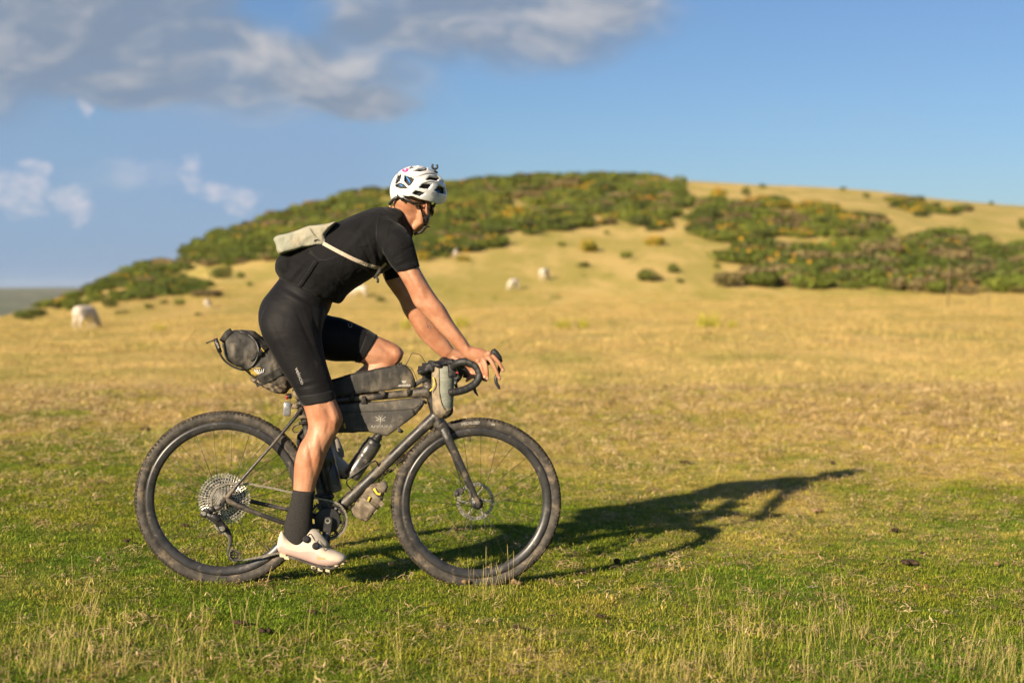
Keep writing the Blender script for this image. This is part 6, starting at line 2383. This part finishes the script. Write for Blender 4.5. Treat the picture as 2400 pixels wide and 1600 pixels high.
def sheep_mesh(graze, seed):
    m = MB()
    X, Yv, Z = Vector((1, 0, 0)), Vector((0, 1, 0)), Vector((0, 0, 1))
    rr = []
    for (x, z, rz, ry) in ((-.47, .53, .05, .05), (-.45, .53, .12, .11), (-.38, .53, .185, .165), (-.22, .535, .205, .195), (0, .53, .21, .205), (.2, .53, .20, .19), (.34, .52, .175, .155), (.42, .49, .12, .11)):
        rr.append([Vector((x, ry * math.cos(a), z + rz * math.sin(a))) for a in (2 * math.pi * k / 18 for k in range(18))])
    m.rings(rr)
    if graze:
        m.tube([Vector((.32, 0, .52)), Vector((.46, 0, .40)), Vector((.56, 0, .24)), Vector((.60, .01, .17))], [.15, .115, .085, .075], 14)
        m.tube([Vector((.585, .01, .21)), Vector((.63, .02, .13)), Vector((.67, .025, .05)), Vector((.675, .025, .02))], [.070, .062, .046, .032], 12)
        hx, hz_ = .60, .19
    else:
        m.tube([Vector((.32, 0, .54)), Vector((.46, 0, .66)), Vector((.52, 0, .76))], [.15, .11, .085], 14)
        m.tube([Vector((.50, 0, .79)), Vector((.60, 0, .76)), Vector((.70, 0, .69))], [.075, .065, .038], 12)
        hx, hz_ = .53, .80
    for s in (1, -1):
        m.tube([Vector((hx, .05 * s, hz_)), Vector((hx - .03, .12 * s, hz_ - .01)), Vector((hx - .03, .15 * s, hz_ - .03))], [.020, .024, .010], 8)
        # front legs: upper arm, knee, cannon, hoof
        m.tube([Vector((.27, .10 * s, .42)), Vector((.26, .10 * s, .30)), Vector((.285, .10 * s, .19)), Vector((.275, .10 * s, .06)), Vector((.29, .10 * s, .0))], [.075, .045, .030, .023, .030], 9)
        # hind legs: thigh, stifle, hock, shank, hoof
        m.tube([Vector((-.30, .11 * s, .44)), Vector((-.27, .12 * s, .32)), Vector((-.385, .115 * s, .21)), Vector((-.365, .115 * s, .08)), Vector((-.35, .115 * s, .0))], [.12, .075, .036, .025, .030], 9)
    m.tube([Vector((-.44, 0, .58)), Vector((-.485, 0, .50)), Vector((-.48, 0, .40))], [.035, .032, .018], 8)
    me = m.mesh('sheep')
    bm = bmesh.new()
    bm.from_mesh(me)
    bmesh.ops.recalc_face_normals(bm, faces=bm.faces)
    bm.to_mesh(me)
    bm.free()
    me = voxel(me, .014, 3)
    me.materials.append(M_FLEECE)
    me.shade_smooth()
    return me


S_G, S_U = sheep_mesh(True, 1), sheep_mesh(False, 2)
for (x, y, hp, yaw, me, lab) in ((200, 771, 55, 64, S_G, 'large white sheep grazing at the left edge of the field'), (487, 722, 20, 80, S_G, 'small white sheep seen from behind on the slope left of the rider'),
                                 (841, 697, 28, 190, S_G, 'white sheep half hidden behind the rider\'s chest'), (1204, 680, 25, 230, S_G, 'left one of the two white sheep on the slope right of the rider'),
                                 (1276, 657, 27, 60, S_G, 'right one of the two white sheep on the slope, facing away'), (1068, 601, 15, 80, S_U, 'tiny white sheep at the edge of the gorse by the orange bushes')):
    p = on_ground(x, y)
    sc = hp * p.y / FPX / .74
    o = bpy.data.objects.new('sheep', me)
    COL.objects.link(o)
    o.location = p
    o.scale = (sc, sc, sc)
    o.rotation_euler = (0, 0, R(yaw))
    tag(o, lab, 'sheep', 'sheep grazing on the moor')

# fence posts
M_POST = mottled('weathered_post', (0.10, 0.065, 0.042), (0.19, 0.13, 0.085), 9, rough=0.95, spec=0.1, stretch=(4, 4, .4), bump_s=.5, bump_scale=30, bdist=.01)
for (x, y, hp, w_, lab) in ((2222, 719, 100, .028, 'tall thin wooden fence post before the right thicket'), (2316, 724, 45, .018, 'shorter faint fence post right of the tall one')):
    p = on_ground(x, y)
    h = hp * p.y / FPX
    m = MB()
    lean = Vector((.03, 0, 0))
    m.rings([[p + lean * s + Vector((math.cos(a) * w_ * q, math.sin(a) * w_ * q, h * s - (.1 if s == 0 else 0))) for a in (2 * math.pi * k / 9 for k in range(9))] for s, q in ((0, 1.1), (.5, 1), (.97, .95), (1.0, .6))])
    m.v = [tuple(Vector(v) - p) for v in m.v]
    o = m.build('fence_post', M_POST)
    o.location = p
    tag(o, lab, 'post', 'fence posts')

# droppings and clods
M_DUNG = mottled('dung', (0.028, 0.018, 0.011), (0.060, 0.038, 0.022), 30, rough=0.9, spec=0.2, bump_s=.8, bump_scale=70, bdist=.006)
M_CLOD = mottled('dry_clod', (0.17, 0.11, 0.055), (0.27, 0.185, 0.095), 30, rough=0.95, spec=0.1, bump_s=.9, bump_scale=60, bdist=.01)
M_BARK = mottled('rotten_bark', (0.14, 0.070, 0.028), (0.19, 0.10, 0.04), 24, rough=0.9, bump_s=.6, bump_scale=40)


def lump(name, x, y, wpx, n, mat, lab, cat, seed, flat=.7):
    r = random.Random(seed)
    p = on_ground(x, y, 3, 40)
    w_ = wpx * p.y / FPX / 2
    m = MB()
    for i in range(n):
        a, q = r.random() * 6.28, (r.random() ** .6 if n > 1 else 0)
        rad = w_ * (.22 if n > 4 else (.40 if n > 1 else .8)) * r.uniform(.7, 1.3)
        c = p + Vector((math.cos(a) * q * w_ * .85, math.sin(a) * q * w_ * .8, rad * flat * r.uniform(.6, 1.2) + .016))
        ball(m, c, rad, rad * .9, rad * flat * 1.2, (Vector((1, 0, 0)), Vector((0, 1, 0)), Vector((0, 0, 1))), 8)
    me = m.mesh(name)
    me = voxel(me, max(w_ * .045, .0020), 1)
    me.transform(Matrix.Translation(-p))
    o = link_mesh(name, me, mat, None, True, fix=False)
    o.location = p
    crumple(o, w_ * .07, 2.2 / w_, seed)
    return tag(o, lab, cat)


for i, (x, y, w_, n, lab) in enumerate(((1208, 1482, 34, 7, 'dark sheep droppings in the turf straight below the front wheel'), (561, 1470, 40, 10, 'wide scatter of dark droppings below the rear wheel, left one of two'), (628, 1490, 44, 11, 'wide scatter of brown droppings below the shoe, right one of two'),
                                        (731, 1446, 30, 6, 'small dark droppings left below the gap between the wheels'), (316, 1294, 22, 5, 'dark droppings beside the lower left of the rear tyre'), (294, 1277, 20, 4, 'faint dark droppings just above those by the rear tyre'),
                                        (1446, 1327, 21, 1, 'single round dark dropping on the wheel\'s shadow line'), (1409, 1456, 34, 7, 'dark droppings among pale straw right below the front wheel'), (905, 1441, 18, 3, 'small droppings in the turf under the gap between the wheels'),
                                        (2131, 1330, 54, 12, 'wide scatter of black droppings in the short turf on the right'), (2160, 1306, 19, 3, 'small black dropping just above the wide scatter'), (2093, 1252, 22, 4, 'black droppings in the turf level with the end of the rider\'s shadow'),
                                        (1608, 1091, 34, 6, 'dark droppings above the rider\'s shadow'), (1950, 1090, 20, 3, 'dark droppings right at the head of the rider\'s shadow'), (20, 1044, 30, 5, 'black droppings at the left edge of the picture'), (86, 1096, 30, 6, 'dark droppings in the yellow turf near the left edge'),
                                        (432, 1241, 22, 4, 'dark droppings seen through the rear wheel'), (338, 1012, 26, 4, 'brown droppings above left of the rear wheel'))):
    lump('sheep_droppings', x, y, w_, n, M_DUNG, lab, 'droppings', 400 + i)
lump('dry_clod', 1208, 1377, 32, 4, M_CLOD, 'pale dry clod of earth touching the front tyre', 'clod', 501)
lump('dry_clod', 1090, 1375, 26, 3, M_CLOD, 'brown clod under the middle of the front tyre', 'clod', 502)
lump('dry_clod', 2335, 1333, 28, 3, M_CLOD, 'brown clod near the right edge of the turf', 'clod', 503)
lump('dry_clod', 1920, 1207, 46, 5, M_CLOD, 'long pale clod of bare earth right of the rider\'s shadow', 'clod', 504)
lump('bark_piece', 2163, 1383, 50, 5, M_BARK, 'rust orange piece of rotten bark lying in the turf', 'bark', 505, .25)
lump('weathered_stick', 1902, 1383, 32, 5, mottled('grey_wood', (.15, .13, .105), (.21, .185, .15), 20, rough=.9), 'grey weathered stick lying in the turf', 'stick', 506, .2)

# ------------------------------------------------------------------ tall seed stalks standing in front of the front wheel and the lower edge
X, Y, S = [], [], []
for (x, y, n_, sp) in ((1130, 1400, 7, 34), (1180, 1398, 6, 26), (1110, 1410, 5, 60), (1640, 1440, 14, 90), (2000, 1480, 9, 30), (1760, 1460, 8, 60), (210, 1420, 8, 60), (160, 1560, 44, 220), (420, 1575, 26, 160), (1700, 1570, 34, 170), (1560, 1600, 20, 120), (2000, 1590, 30, 150), (2330, 1580, 30, 130), (900, 1590, 14, 260), (1250, 1600, 14, 200), (1880, 1500, 16, 160)):
    for i in range(n_):
        p = on_ground(x + G.normal(0, sp * .5), min(y + G.normal(0, sp * .14), 1640), 3, 20)
        X.append(p.x)
        Y.append(p.y)
X, Y = np.array(X), np.array(Y)
n = len(X)
k = G.random(n)
lay('seed_stalk_grass', X, Y, (G.random(n) < .72).astype(int), .55 + .5 * G.random(n), mixc((0.56, 0.43, 0.19), (0.46, 0.40, 0.10), k), CLUMPS[4:6], 'thin pale seed stalks standing in the foreground grass', tilt=.14)

# ------------------------------------------------------------------ air between here and the far hills
hm_ = MB()
hm_.box(Vector((-300, 2100, -20)), Vector((2700, 0, 0)), Vector((0, 2300, 0)), Vector((0, 0, 48)))
hz_me = hm_.mesh('haze')
hmat = bpy.data.materials.new('pale_air')
hmat.use_nodes = True
hmat.node_tree.nodes.clear()
ho = hmat.node_tree.nodes.new('ShaderNodeOutputMaterial')
hv = hmat.node_tree.nodes.new('ShaderNodeVolumePrincipled')
hv.inputs['Color'].default_value = (0.80, 0.88, 1.0, 1)
hv.inputs['Density'].default_value = 0.00007
hv.inputs['Anisotropy'].default_value = 0.0
hmat.node_tree.links.new(hv.outputs[0], ho.inputs['Volume'])
hz_me.materials.append(hmat)
haze = bpy.data.objects.new('haze', hz_me)
COL.objects.link(haze)
tag(haze, 'pale summer haze over the valley and moor', 'haze', kind='stuff')
